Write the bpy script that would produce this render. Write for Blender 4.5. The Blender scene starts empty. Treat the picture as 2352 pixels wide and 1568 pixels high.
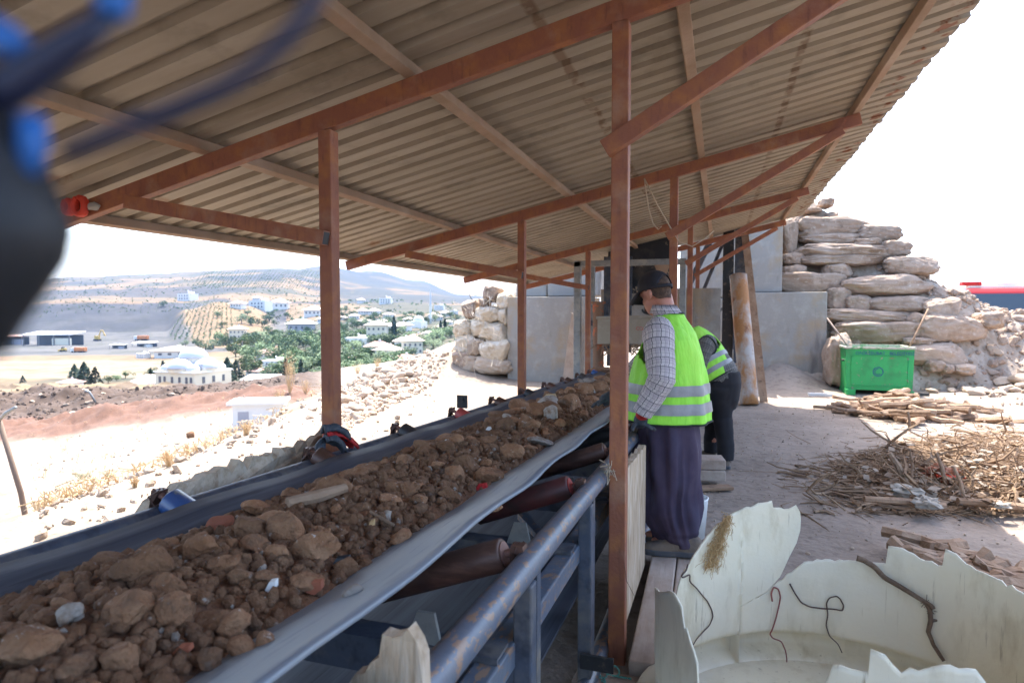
import bpy, bmesh, math, random
from mathutils import Vector, Matrix, noise
V = Vector
R = math.radians
rnd = random.Random(7)
S = bpy.context.scene
COL = S.collection

# ------------------------------------------------------------------ camera, sky, sun, exposure
F_PX, CX, CY = 1480.0, 1176.0, 784.0          # photograph measured at 2352 x 1568
PITCH = math.atan(66 / F_PX)
YAW = math.atan(479 / F_PX * math.cos(PITCH))
CAMPOS = V((0, 0, 1.6))
FW = V((-math.sin(YAW) * math.cos(PITCH), math.cos(YAW) * math.cos(PITCH), -math.sin(PITCH)))
RT = V((math.cos(YAW), math.sin(YAW), 0))
UP = RT.cross(FW)
FWH = V((-math.sin(YAW), math.cos(YAW), 0))

cam_d = bpy.data.cameras.new('camera')
cam = bpy.data.objects.new('camera', cam_d)
COL.objects.link(cam)
cam.matrix_world = Matrix((RT, UP, -FW)).transposed().to_4x4()
cam.location = CAMPOS
cam_d.sensor_width = 36
cam_d.lens = 36 * F_PX / 2352
cam_d.clip_start = 0.05
cam_d.clip_end = 30000
cam_d.dof.use_dof = True
cam_d.dof.focus_distance = 3.3
cam_d.dof.aperture_fstop = 4.0
S.camera = cam

SUN_EL, SUN_AZ = R(61), R(-17)       # azimuth from +Y, negative to the left (-X)
world = bpy.data.worlds.new('World')
S.world = world
world.use_nodes = True
wn = world.node_tree.nodes
bg = wn['Background']
sky = wn.new('ShaderNodeTexSky')
sky.sky_type = 'NISHITA'
sky.sun_disc = False
sky.sun_elevation = SUN_EL
sky.sun_rotation = SUN_AZ
sky.air_density = 1.0
sky.dust_density = 3.0
world.node_tree.links.new(sky.outputs[0], bg.inputs[0])
bg.inputs[1].default_value = 0.15
sd = bpy.data.lights.new('sun', 'SUN')
sd.energy = 3.0
sd.angle = R(0.5)
sd.color = (1.0, 0.95, 0.87)
sun = bpy.data.objects.new('sun', sd)
COL.objects.link(sun)
sdir = V((math.sin(SUN_AZ) * math.cos(SUN_EL), math.cos(SUN_AZ) * math.cos(SUN_EL), math.sin(SUN_EL)))
sun.rotation_euler = sdir.to_track_quat('Z', 'Y').to_euler()
S.view_settings.view_transform = 'Standard'
S.view_settings.look = 'None'
S.view_settings.exposure = 2.3
S.view_settings.gamma = 1
S.cycles.max_bounces = 8
S.cycles.diffuse_bounces = 5
S.cycles.volume_bounces = 1
S.cycles.use_denoising = True

# ------------------------------------------------------------------ helpers
def ray(x, y):
    return RT * ((x - CX) / F_PX) - UP * ((y - CY) / F_PX) + FW
def at(x, y, ax, v):                  # the point of an image ray on the plane X / Y / Z = v
    i = 'XYZ'.index(ax); r = ray(x, y)
    return CAMPOS + r * ((v - CAMPOS[i]) / r[i])
def hdir(x):                          # horizontal direction of an image column, depth 1
    return FWH + RT * ((x - CX) / F_PX)
def zat(x, y, d):                     # height seen at image row y at horizontal depth d
    r = ray(x, y)
    return CAMPOS.z + r.z / r.dot(FWH) * d
def fbm(p, o=4):
    return noise.fractal(V(p), 1.0, 2.0, o, noise_basis='PERLIN_ORIGINAL')

def empty(name, label, cat, loc, group=None):
    o = bpy.data.objects.new(name, None); COL.objects.link(o)
    o.location = loc; o.empty_display_size = 0.1
    tag(o, label, cat, group)
    return o
def tag(o, label, cat, group=None):
    o['label'] = label; o['category'] = cat
    if group: o['group'] = group
    return o
def wloc(o):
    v = V((0, 0, 0))
    while o is not None:
        v = v + o.location; o = o.parent
    return v
def obj(name, bm, m, parent=None, smooth=False, bevel=0, base=None, kind=None, seg=2):
    """links a bmesh (built in world coordinates) as one mesh object; base = its own origin when it has no parent"""
    off = wloc(parent) if parent else (V(base) if base else V((0, 0, 0)))
    if off.length > 0:
        bmesh.ops.translate(bm, verts=bm.verts, vec=-off)
    me = bpy.data.meshes.new(name); bm.to_mesh(me); bm.free()
    if m: me.materials.append(m)
    if smooth:
        for p in me.polygons: p.use_smooth = True
    o = bpy.data.objects.new(name, me); COL.objects.link(o)
    if parent: o.parent = parent
    else: o.location = off
    if bevel:
        b = o.modifiers.new('bevel', 'BEVEL'); b.width = bevel; b.segments = seg; b.limit_method = 'ANGLE'
        b.angle_limit = R(40)
    if kind: o['kind'] = kind
    return o
def copy_tree(o, parent=None):
    c = o.copy(); COL.objects.link(c)
    if parent: c.parent = parent
    for ch in list(o.children): copy_tree(ch, c)
    return c
def BM(): return bmesh.new()
def box(bm, c, s, m=None):
    M_ = Matrix.Translation(V(c)) @ (m.to_4x4() if m else Matrix.Identity(4)) @ Matrix.Diagonal((s[0], s[1], s[2], 1))
    return bmesh.ops.create_cube(bm, size=1, matrix=M_)['verts']
def beam(bm, p0, p1, w, h, up=(0, 0, 1)):
    """rectangular bar: w across, h along 'up'"""
    p0, p1 = V(p0), V(p1); d = (p1 - p0); L = d.length; d.normalize()
    u = V(up); sx = d.cross(u).normalized(); u = sx.cross(d).normalized()
    return box(bm, (p0 + p1) / 2, (w, L, h), Matrix((sx, d, u)).transposed())
def tube(bm, pts, r, n=8, cap=True):
    pts = [V(p) for p in pts]; rs = r if isinstance(r, (list, tuple)) else [r] * len(pts)
    rings = []; prev = None
    for i, p in enumerate(pts):
        d = (pts[min(i + 1, len(pts) - 1)] - pts[max(i - 1, 0)]).normalized()
        if prev is None:
            a = d.cross(V((0, 0, 1)));
            if a.length < 1e-3: a = d.cross(V((1, 0, 0)))
        else: a = prev - d * prev.dot(d)
        a.normalize(); prev = a; b = d.cross(a)
        rings.append([p + (a * math.cos(t) + b * math.sin(t)) * rs[i] for t in [2 * math.pi * k / n for k in range(n)]])
    return loft(bm, rings, cap, cap)
def loft(bm, rings, cap0=True, cap1=True, uv=False):
    vs = [[bm.verts.new(p) for p in r] for r in rings]; n = len(rings[0])
    lay = bm.loops.layers.uv.verify() if uv else None
    acc = 0
    for i in range(len(vs) - 1):
        step = (V(rings[i + 1][0]) - V(rings[i][0])).length if uv else 0
        per = sum((V(rings[i][k]) - V(rings[i][k - 1])).length for k in range(n)) if uv else 0
        for k in range(n):
            k2 = (k + 1) % n
            try: f = bm.faces.new((vs[i][k], vs[i][k2], vs[i + 1][k2], vs[i + 1][k]))
            except ValueError: continue
            if uv:
                for lp, (a, b) in zip(f.loops, ((k, acc), (k + 1, acc), (k + 1, acc + step), (k, acc + step))):
                    lp[lay].uv = (a / n * per, b)
        acc += step
    if cap0: bm.faces.new(list(reversed(vs[0])))
    if cap1: bm.faces.new(vs[-1])
    return vs
def prism(bm, poly, ext):
    ext = V(ext); a = [bm.verts.new(V(p)) for p in poly]; b = [bm.verts.new(V(p) + ext) for p in poly]
    bm.faces.new(list(reversed(a))); bm.faces.new(b); n = len(a)
    for i in range(n): bm.faces.new((a[i], a[(i + 1) % n], b[(i + 1) % n], b[i]))
    bmesh.ops.recalc_face_normals(bm, faces=bm.faces)
def grid(bm, fn, nu, nv):
    vs = [[bm.verts.new(fn(i, j)) for j in range(nv)] for i in range(nu)]
    for i in range(nu - 1):
        for j in range(nv - 1):
            bm.faces.new((vs[i][j], vs[i + 1][j], vs[i + 1][j + 1], vs[i][j + 1]))
    return vs
def ell(bm, c, r, n=16, m=None):
    M_ = Matrix.Translation(V(c)) @ (m.to_4x4() if m else Matrix.Identity(4)) @ Matrix.Diagonal((r[0], r[1], r[2], 1))
    return bmesh.ops.create_uvsphere(bm, u_segments=n, v_segments=n // 2 + 2, radius=1, matrix=M_)['verts']
def baked(o, mods):
    """applies modifiers without operators: returns the same object with an evaluated mesh"""
    for t, kw in mods:
        m = o.modifiers.new(t, t)
        for k, v in kw.items(): setattr(m, k, v)
    dg = bpy.context.evaluated_depsgraph_get()
    me = bpy.data.meshes.new_from_object(o.evaluated_get(dg), depsgraph=dg)
    o.modifiers.clear(); old = o.data; o.data = me; bpy.data.meshes.remove(old)
    for p in me.polygons: p.use_smooth = True
    return o

# ------------------------------------------------------------------ materials
def mat(name, base, rough=0.8, metal=0.0, layers=(), bump=None, attr=None, spec=0.5, sub=None, rand=0, trans=0):
    """layers: (colour, noise scale or xyz scale, low, high, detail)"""
    m = bpy.data.materials.new(name); m.use_nodes = True
    nt = m.node_tree; N = nt.nodes; L = nt.links.new
    p = N['Principled BSDF']
    p.inputs['Roughness'].default_value = rough; p.inputs['Metallic'].default_value = metal
    p.inputs['Specular IOR Level'].default_value = spec
    tc = N.new('ShaderNodeTexCoord'); src = tc.outputs['Object']
    if rand:
        gp = N.new('ShaderNodeNewGeometry'); src = gp.outputs['Position']
        oi = N.new('ShaderNodeObjectInfo'); ad = N.new('ShaderNodeVectorMath'); ad.operation = 'MULTIPLY_ADD'
        cb = N.new('ShaderNodeCombineXYZ')
        for i in range(3): L(oi.outputs['Random'], cb.inputs[i])
        L(cb.outputs[0], ad.inputs[0]); ad.inputs[1].default_value = (37, 91, 53); L(src, ad.inputs[2]); src = ad.outputs[0]
    if attr:
        a = N.new('ShaderNodeAttribute'); a.attribute_name = attr; cur = a.outputs['Color']
    else:
        c = N.new('ShaderNodeRGB'); c.outputs[0].default_value = (*base, 1); cur = c.outputs[0]
    for col, sc, lo, hi, det in layers:
        mp = N.new('ShaderNodeMapping'); L(src, mp.inputs[0])
        mp.inputs['Scale'].default_value = sc if isinstance(sc, tuple) else (sc, sc, sc)
        nz = N.new('ShaderNodeTexNoise'); nz.inputs['Scale'].default_value = 1; nz.inputs['Detail'].default_value = det
        nz.inputs['Roughness'].default_value = 0.62
        L(mp.outputs[0], nz.inputs['Vector'])
        mr = N.new('ShaderNodeMapRange'); mr.inputs[1].default_value = lo; mr.inputs[2].default_value = hi
        L(nz.outputs['Fac'], mr.inputs[0])
        mx = N.new('ShaderNodeMix'); mx.data_type = 'RGBA'
        L(mr.outputs[0], mx.inputs[0]); L(cur, mx.inputs[6])
        if len(col) == 4: mx.blend_type = 'MULTIPLY'
        mx.inputs[7].default_value = (*col[:3], 1); cur = mx.outputs[2]
    if rand:
        hs = N.new('ShaderNodeHueSaturation'); mr = N.new('ShaderNodeMapRange')
        mr.inputs[3].default_value = 1 - rand; mr.inputs[4].default_value = 1 + rand
        L(oi.outputs['Random'], mr.inputs[0]); L(mr.outputs[0], hs.inputs['Value']); L(cur, hs.inputs['Color']); cur = hs.outputs[0]
    L(cur, p.inputs['Base Color'])
    if bump:
        sc, st, det = bump
        mp = N.new('ShaderNodeMapping'); L(src, mp.inputs[0])
        mp.inputs['Scale'].default_value = sc if isinstance(sc, tuple) else (sc, sc, sc)
        nz = N.new('ShaderNodeTexNoise'); nz.inputs['Scale'].default_value = 1; nz.inputs['Detail'].default_value = det
        L(mp.outputs[0], nz.inputs['Vector'])
        b = N.new('ShaderNodeBump'); b.inputs['Strength'].default_value = st; b.inputs['Distance'].default_value = 0.02
        L(nz.outputs['Fac'], b.inputs['Height']); L(b.outputs[0], p.inputs['Normal'])
    if trans:
        p.inputs['Subsurface Weight'].default_value = trans
        p.inputs['Subsurface Radius'].default_value = (0.05, 0.05, 0.05)
    return m

M = {}
M['ground'] = mat('packed_earth', (.3, .24, .19), .95, attr='Col', layers=[((.72, .70, .68, 1), 1.1, .35, .65, 6), ((.55, .52, .5, 1), 9, .52, .75, 5), ((1.25, 1.2, 1.15, 1), 40, .55, .8, 2)], bump=(14, .9, 6))
M['hill'] = mat('hill_earth', (.3, .24, .19), 1.0, attr='Col', layers=[((.55, .62, .5, 1), .035, .5, .62, 5), ((.7, .72, .66, 1), .15, .45, .7, 4)])
M['rust'] = mat('red_oxide_steel', (.285, .10, .055), .62, 0, [((.40, .15, .05), 9, .45, .72, 6), ((.17, .06, .038), (30, 30, 6), .55, .8, 4), ((.42, .26, .18), 3.5, .56, .85, 5)], bump=(60, .15, 3))
M['purlin'] = mat('dusty_steel', (.31, .20, .125), .8, 0, [((.30, .11, .045), (4, 4, 4), .5, .7, 6), ((.45, .33, .24), 2, .4, .7, 4)], bump=(50, .15, 3))
M['board'] = mat('chipboard', (.60, .49, .37), .9, 0, [((.36, .25, .16), (14, 14, 14), .42, .66, 5), ((.58, .50, .40), (9, 30, 9), .52, .7, 4), ((.2, .13, .085), (3, 3, 3), .55, .75, 3)], bump=(35, .6, 5))
M['osb'] = mat('pressed_chipboard', (.50, .38, .26), .88, 0, [((.33, .23, .14), (50, 18, 5), .45, .68, 4), ((.62, .52, .40), (40, 10, 4), .5, .7, 4)], bump=((40, 20, 7), .5, 4))
M['timber'] = mat('dusty_timber', (.40, .31, .25), .92, 0, [((.28, .2, .15), (12, 2, 12), .45, .7, 5), ((.5, .42, .36), 3, .45, .7, 4)], bump=((30, 4, 30), .3, 4))
M['stick'] = mat('weathered_wood', (.25, .155, .095), .92, 0, [((.36, .25, .17), (4, 4, 4), .4, .65, 4), ((.13, .08, .055), 14, .55, .75, 4)], bump=(40, .4, 4), rand=.25)
M['concrete'] = mat('grey_concrete', (.31, .29, .262), .9, 0, [((.28, .25, .21), 1.6, .45, .7, 5), ((.42, .40, .37), 3.2, .5, .75, 5), ((.36, .26, .16), .9, .50, .64, 6), ((.17, .155, .14), (2.5, 2.5, .5), .56, .72, 5), ((.3, .29, .28), 25, .6, .8, 2)], bump=(22, .2, 5))
M['boulder'] = mat('limestone_boulder', (.34, .245, .18), .95, 0, [((.43, .33, .255), 2.6, .42, .68, 6), ((.22, .15, .10), 4, .52, .70, 8), ((.52, .45, .38), 14, .6, .75, 3)], bump=(16, .8, 9), rand=.12)
M['belt'] = mat('rubber_belt', (.06, .068, .088), .52, 0, [((.105, .118, .142), (22, .5, 22), .40, .66, 4), ((.045, .05, .066), (60, .25, 60), .5, .68, 3)], spec=.3)  # pale lengthwise streaks put a sheen into the rubber colour
M['beltedge'] = mat('worn_rubber_edge', (.25, .28, .315), .55, 0, [((.33, .34, .345), (8, 1.2, 8), .45, .7, 5), ((.12, .14, .18), (50, 3, 50), .55, .75, 4)], spec=.4)
M['bluepaint'] = mat('worn_blue_grey_paint', (.095, .12, .165), .38, .0, [((.13, .15, .18), 5, .45, .7, 5), ((.27, .17, .115), (42, 20, 42), .56, .59, 7), ((.30, .20, .14), (12, 5, 12), .60, .62, 8), ((.2, .15, .11), 3, .62, .8, 4)], bump=(30, .1, 4), spec=.6)
M['darkpaint'] = mat('dusty_dark_blue_paint', (.065, .08, .112), .5, 0, [((.2, .175, .14), 4, .48, .72, 6), ((.03, .035, .05), 12, .5, .7, 3)], bump=(30, .15, 4))
M['black'] = mat('black_paint', (.02, .021, .024), .5, 0, [((.16, .12, .085), 9, .58, .72, 5)])
M['galv'] = mat('galvanised_steel', (.27, .285, .285), .5, .25, [((.38, .36, .32), 5, .45, .7, 4), ((.2, .21, .21), 12, .5, .7, 3)])
M['brownroller'] = mat('rusty_roller', (.10, .05, .036), .45, .2, [((.2, .1, .07), (6, 30, 30), .5, .7, 4), ((.05, .03, .03), 5, .5, .75, 3)])
M['rollerend'] = mat('worn_roller_cap', (.27, .14, .11), .5, .2, [((.12, .06, .05), 20, .45, .7, 4)])
M['redroller'] = mat('dull_red_roller', (.10, .026, .024), .5, 0, [((.045, .025, .022), 12, .42, .7, 4)])
M['redcap'] = mat('worn_red_cap', (.46, .07, .06), .45, 0, [((.2, .06, .05), 20, .5, .7, 3)])
M['blueroller'] = mat('blue_roller', (.03, .085, .24), .3, 0, [((.3, .3, .16), 14, .62, .72, 4)])
M['blackroller'] = mat('black_roller', (.03, .03, .033), .5, 0, [((.09, .06, .045), 9, .5, .75, 4)])
M['soil'] = mat('brown_soil', (.165, .070, .031), .97, 0, [((.23, .108, .05), 6, .42, .66, 6), ((.08, .043, .027), 18, .48, .7, 5)], bump=(45, 1.0, 6))
M['rock'] = mat('soil_coated_stone', (.265, .128, .062), .95, 0, [((.36, .20, .11), 14, .42, .66, 7), ((.52, .46, .40), 34, .63, .70, 7), ((.55, .50, .45), 9, .66, .72, 7), ((.14, .08, .048), 9, .52, .75, 4)], bump=(70, .9, 8), rand=.32)
M['pale'] = mat('pale_stone', (.40, .35, .30), .92, 0, [((.24, .155, .10), 22, .48, .66, 6)], bump=(60, .7, 6), rand=.15)
M['sandstone'] = mat('pale_sandstone', (.42, .33, .25), .95, 0, [((.40, .30, .22), 6, .48, .7, 6)], bump=(24, .7, 6), rand=.14)
M['brick'] = mat('red_brick', (.33, .105, .055), .9, 0, [((.2, .10, .06), 12, .5, .7, 5)], bump=(40, .5, 4))
M['skin'] = mat('skin', (.52, .225, .145), .5, 0, [((.42, .15, .10), 14, .5, .75, 4)], trans=.12, bump=(160, .05, 3))
M['hair'] = mat('short_dark_hair', (.075, .042, .028), .8, 0, [((.16, .09, .055), 60, .4, .7, 3)], bump=(220, .7, 2))
M['cap'] = mat('black_cotton_cap', (.014, .013, .017), .85, 0, [((.028, .024, .03), 12, .4, .7, 4)], bump=(300, .15, 2))
M['vest'] = mat('lime_safety_vest', (.33, .82, .06), .7, 0, [((.46, .88, .10), (5, 5, 2), .45, .7, 4), ((.26, .72, .06), 9, .5, .75, 4)], bump=((22, 22, 5), .7, 5))
M['band'] = mat('grey_reflective_tape', (.31, .31, .315), .45, .0, [((.23, .23, .24), 9, .45, .7, 4)], bump=(18, .2, 3))
M['binding'] = mat('black_binding', (.014, .02, .016), .8)
M['trousers'] = mat('purple_grey_trousers', (.042, .028, .058), .85, 0, [((.075, .05, .08), 4, .4, .7, 5), ((.052, .042, .078), (10, 10, 2), .5, .7, 3)], bump=(200, .1, 2))
M['dtrousers'] = mat('black_trousers', (.013, .012, .016), .85, 0, [((.03, .027, .03), 5, .55, .75, 5)])
M['shoe'] = mat('dusty_suede_shoe', (.21, .165, .125), .85, 0, [((.12, .10, .09), 14, .45, .7, 4)], bump=(80, .2, 3))
M['sole'] = mat('grey_rubber_sole', (.075, .083, .098), .75, 0, [((.13, .12, .11), 12, .5, .7, 4)])
M['glove'] = mat('grey_rubber_glove', (.045, .055, .07), .7, 0, [((.09, .09, .095), 26, .5, .7, 4)], bump=(90, .4, 3))
M['redglove'] = mat('red_knit_glove', (.52, .025, .025), .8, 0, [((.3, .02, .02), 20, .5, .7, 3)], bump=(120, .4, 2))
M['green'] = mat('green_bin_paint', (.012, .34, .085), .42, 0, [((.02, .27, .075), 3, .45, .7, 5), ((.22, .23, .15), 12, .60, .66, 8), ((.01, .17, .05), 1.6, .5, .7, 4), ((.2, .12, .05), (2, 2, 12), .66, .72, 5)], bump=(20, .1, 3))
M['binrim'] = mat('worn_pale_rim', (.42, .40, .33), .6, 0, [((.06, .26, .09), 9, .5, .65, 4)])
M['blueink'] = mat('faded_blue_stencil', (.012, .05, .19), .7)
M['rustpipe'] = mat('rusty_white_pipe', (.45, .42, .39), .7, 0, [((.42, .20, .075), (3, 3, 1.6), .40, .56, 7), ((.24, .10, .05), 9, .58, .72, 6)], bump=(30, .3, 5))
M['orangepipe'] = mat('orange_rusty_pipe', (.22, .12, .07), .7, 0, [((.58, .13, .04), 5, .52, .6, 6)], bump=(30, .3, 4))
M['plastic'] = mat('scuffed_white_plastic', (.84, .755, .57), .45, 0, [((.56, .46, .28), (9, 9, 3), .50, .74, 7), ((.42, .33, .2), (30, 30, 2.5), .64, .70, 6), ((.78, .72, .58), 1.5, .4, .7, 3), ((.56, .48, .33), (60, 60, 4), .66, .76, 3)], bump=(50, .08, 4), trans=.25)
M['bucket'] = mat('translucent_white_plastic', (.78, .80, .80), .3, trans=.2)
M['wire'] = mat('rusty_wire', (.10, .06, .05), .6)
M['redwire'] = mat('dull_red_wire', (.26, .08, .07), .5)
M['twig'] = mat('brown_twig', (.15, .095, .06), .9, 0, [((.23, .16, .11), 30, .45, .7, 4)], bump=(60, .5, 4))
M['fibre'] = mat('tan_fibre', (.52, .34, .16), .9)
M['rope'] = mat('beige_rope', (.55, .44, .32), .9)
M['truckred'] = mat('truck_red_paint', (.5, .03, .03), .3)
M['white'] = mat('white_paint', (.78, .77, .74), .6, 0, [((.68, .66, .6), .4, .45, .7, 4)])
M['cream'] = mat('cream_wall', (.72, .66, .52), .85)
M['glass'] = mat('dark_glass', (.03, .05, .07), .08, spec=.8)
M['window'] = mat('far_window', (.10, .11, .13), .3)
M['lead'] = mat('lead_dome', (.50, .53, .60), .45, .3)
M['roofpink'] = mat('faded_tile_roof', (.46, .26, .21), .85, 0, [((.54, .36, .30), .6, .4, .7, 4)])
M['roofpale'] = mat('pale_tile_roof', (.56, .46, .40), .85, 0, [((.44, .33, .28), .5, .4, .7, 4)])
M['roofgrey'] = mat('grey_sheet_roof', (.55, .56, .57), .6)
M['wallgrey'] = mat('grey_render', (.38, .38, .42), .9)
M['leaf'] = mat('town_foliage', (.14, .20, .085), .8, 0, [((.09, .145, .075), .5, .4, .65, 3), ((.16, .19, .07), .9, .6, .8, 2)], rand=.3)
M['leafdark'] = mat('cypress_foliage', (.035, .06, .035), .8, 0, [((.06, .09, .05), 1, .45, .7, 3)], rand=.2)
M['bark'] = mat('bark', (.11, .08, .055), .9)
M['dry'] = mat('dry_weed', (.52, .36, .19), .9, 0, [((.60, .47, .30), 8, .4, .7, 3)])
M['weed'] = mat('green_weed', (.12, .16, .06), .9, 0, [((.3, .27, .12), 5, .5, .7, 3)])
M['orange'] = mat('orange_machine_paint', (.62, .22, .06), .5)
M['yellow'] = mat('yellow_machine_paint', (.6, .40, .10), .5)
M['tyre'] = mat('tyre_rubber', (.03, .03, .03), .9)
M['bead'] = mat('turquoise_bead', (.10, .34, .29), .4)
M['fabdark'] = mat('black_nylon', (.010, .011, .014), .6)
M['fabblue'] = mat('blue_plastic', (.012, .11, .36), .5)
M['cable'] = mat('dark_blue_cable', (.009, .013, .04), .5)
M['redcloth'] = mat('orange_red_cloth', (.62, .05, .02), .7)
M['greycloth'] = mat('dusty_grey_fabric', (.36, .32, .27), .9)
M['trash'] = mat('sun_bleached_litter', (.30, .25, .20), .9, 0, [((.22, .15, .1), 3, .4, .6, 3)], rand=.3)
M['bag'] = mat('earth_filled_sack', (.52, .42, .30), .95, 0, [((.62, .55, .46), 3, .45, .65, 5), ((.38, .27, .17), 7, .55, .72, 5)], bump=((26, 8, 26), .6, 6), rand=.08)
M['straw'] = mat('dry_root_tangle', (.22, .14, .085), .92, 0, [((.33, .225, .14), 5, .4, .62, 4), ((.15, .10, .07), 11, .52, .72, 4)])
M['clod'] = mat('brown_clod', (.10, .07, .052), .95, 0, [((.17, .125, .095), 2, .5, .7, 4)])
M['lamp'] = mat('lamp_grey', (.20, .19, .18), .6)
M['lampbrown'] = mat('brown_pole', (.15, .10, .07), .8)

# roof sheet: dusty galvanised steel, rust holes near the eave, marks of an older fixing line
def roof_mat():
    m = mat('dusty_sheet_roof', (.36, .30, .225), .62, .10, [((.30, .245, .175), (.7, 4, .7), .42, .70, 5), ((.41, .35, .27), (1.2, 9, 1.2), .5, .75, 5), ((.19, .16, .115), 2.2, .55, .75, 5)])
    nt = m.node_tree; N = nt.nodes; L = nt.links.new; p = N['Principled BSDF']
    cur = p.inputs['Base Color'].links[0].from_socket
    tc = N.new('ShaderNodeTexCoord'); g = N.new('ShaderNodeNewGeometry'); sx = N.new('ShaderNodeSeparateXYZ'); L(g.outputs['Position'], sx.inputs[0])
    def band(x0, w, nsc, lo, hi, col, cur):
        s = N.new('ShaderNodeMath'); s.operation = 'SUBTRACT'; L(sx.outputs[0], s.inputs[0]); s.inputs[1].default_value = x0
        a = N.new('ShaderNodeMath'); a.operation = 'ABSOLUTE'; L(s.outputs[0], a.inputs[0])
        mr = N.new('ShaderNodeMapRange'); L(a.outputs[0], mr.inputs[0]); mr.inputs[1].default_value = w; mr.inputs[2].default_value = w * .55; mr.inputs[3].default_value = 0; mr.inputs[4].default_value = 1
        nz = N.new('ShaderNodeTexNoise'); nz.inputs['Scale'].default_value = nsc; nz.inputs['Detail'].default_value = 4; L(g.outputs['Position'], nz.inputs['Vector'])
        m2 = N.new('ShaderNodeMapRange'); L(nz.outputs['Fac'], m2.inputs[0]); m2.inputs[1].default_value = lo; m2.inputs[2].default_value = hi
        mu = N.new('ShaderNodeMath'); mu.operation = 'MULTIPLY'; L(mr.outputs[0], mu.inputs[0]); L(m2.outputs[0], mu.inputs[1])
        mx = N.new('ShaderNodeMix'); mx.data_type = 'RGBA'; L(mu.outputs[0], mx.inputs[0]); L(cur, mx.inputs[6]); mx.inputs[7].default_value = (*col, 1)
        return mx.outputs[2]
    cur = band(1.36, .09, 7, .56, .62, (.20, .065, .02), cur)
    cur = band(.46, .035, 9, .42, .55, (.20, .135, .085), cur)
    cur = band(-.82, .035, 9, .45, .55, (.22, .15, .095), cur)
    cur = band(-3.55, .10, 5, .5, .6, (.27, .16, .09), cur)
    L(cur, p.inputs['Base Color'])
    return m
M['roof'] = roof_mat()

# ------------------------------------------------------------------ terrain
FAR_D = [70, 110, 160, 220, 300, 400, 520, 650, 800, 1000, 1300, 1700, 2300, 3000, 4500]
FAR_T = {
 -400: [985, 950, 915, 885, 850, 825, 800, 785, 765, 700, 668, 655, 648, 655, 670],
 0:    [985, 950, 915, 885, 850, 825, 800, 785, 765, 700, 672, 655, 645, 655, 670],
 200:  [985, 950, 912, 882, 850, 822, 800, 785, 762, 690, 670, 650, 636, 650, 668],
 380:  [985, 950, 910, 880, 850, 822, 800, 785, 760, 695, 672, 645, 628, 645, 660],
 430:  [985, 950, 905, 875, 845, 820, 800, 765, 715, 700, 672, 640, 624, 640, 655],
 500:  [985, 950, 900, 870, 840, 815, 795, 745, 692, 698, 668, 635, 620, 635, 650],
 570:  [985, 950, 900, 868, 835, 808, 785, 745, 705, 700, 665, 632, 617, 630, 645],
 640:  [985, 950, 900, 865, 828, 800, 778, 760, 740, 705, 668, 632, 615, 628, 645],
 740:  [980, 945, 895, 860, 820, 790, 765, 748, 728, 705, 680, 650, 622, 612, 635],
 850:  [975, 940, 890, 850, 810, 778, 755, 738, 720, 700, 680, 662, 648, 625, 622],
 960:  [970, 930, 885, 845, 805, 772, 748, 730, 715, 698, 682, 670, 662, 648, 645],
 1060: [960, 925, 880, 840, 800, 768, 745, 728, 712, 700, 690, 684, 680, 678, 678],
 1200: [950, 915, 870, 835, 795, 768, 745, 728, 715, 705, 700, 698, 695, 692, 692],
 1600: [795, 767, 751, 742, 735, 731, 728, 725, 724, 722, 721, 720, 720, 719, 719],
 3600: [795, 767, 751, 742, 735, 731, 728, 725, 724, 722, 721, 720, 720, 719, 719]}
FX = sorted(FAR_T)
def lerp(a, b, t): return a + (b - a) * t
def sstep(a, b, x):
    t = max(0, min(1, (x - a) / (b - a))); return t * t * (3 - 2 * t)
def far_row(x):
    x = max(FX[0], min(FX[-1] - 1e-3, x))
    for i in range(len(FX) - 1):
        if FX[i] <= x <= FX[i + 1]:
            t = sstep(0, 1, (x - FX[i]) / (FX[i + 1] - FX[i]))
            return [lerp(a, b, t) for a, b in zip(FAR_T[FX[i]], FAR_T[FX[i + 1]])]
def far_y(x, d):
    row = far_row(x); d = max(FAR_D[0], min(FAR_D[-1] - 1e-3, d))
    for i in range(len(FAR_D) - 1):
        if FAR_D[i] <= d <= FAR_D[i + 1]:
            t = math.log(d / FAR_D[i]) / math.log(FAR_D[i + 1] / FAR_D[i])
            return lerp(row[i], row[i + 1], t)
def far_z(x, d):
    return zat(x, far_y(x, d), d) + d * .0016 * fbm((x * .012, math.log(d) * 5, 3.3))
def drop(x, y):                       # the hillside point seen at an image position
    row = far_row(x)
    for i in range(len(FAR_D) - 1):
        if row[i] >= y >= row[i + 1]:
            t = (row[i] - y) / max(1e-6, row[i] - row[i + 1])
            d = FAR_D[i] * (FAR_D[i + 1] / FAR_D[i]) ** t
            return V((0, 0, far_z(x, d))) + hdir(x) * d, d
    d = 900; return V((0, 0, far_z(x, d))) + hdir(x) * d, d

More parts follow.
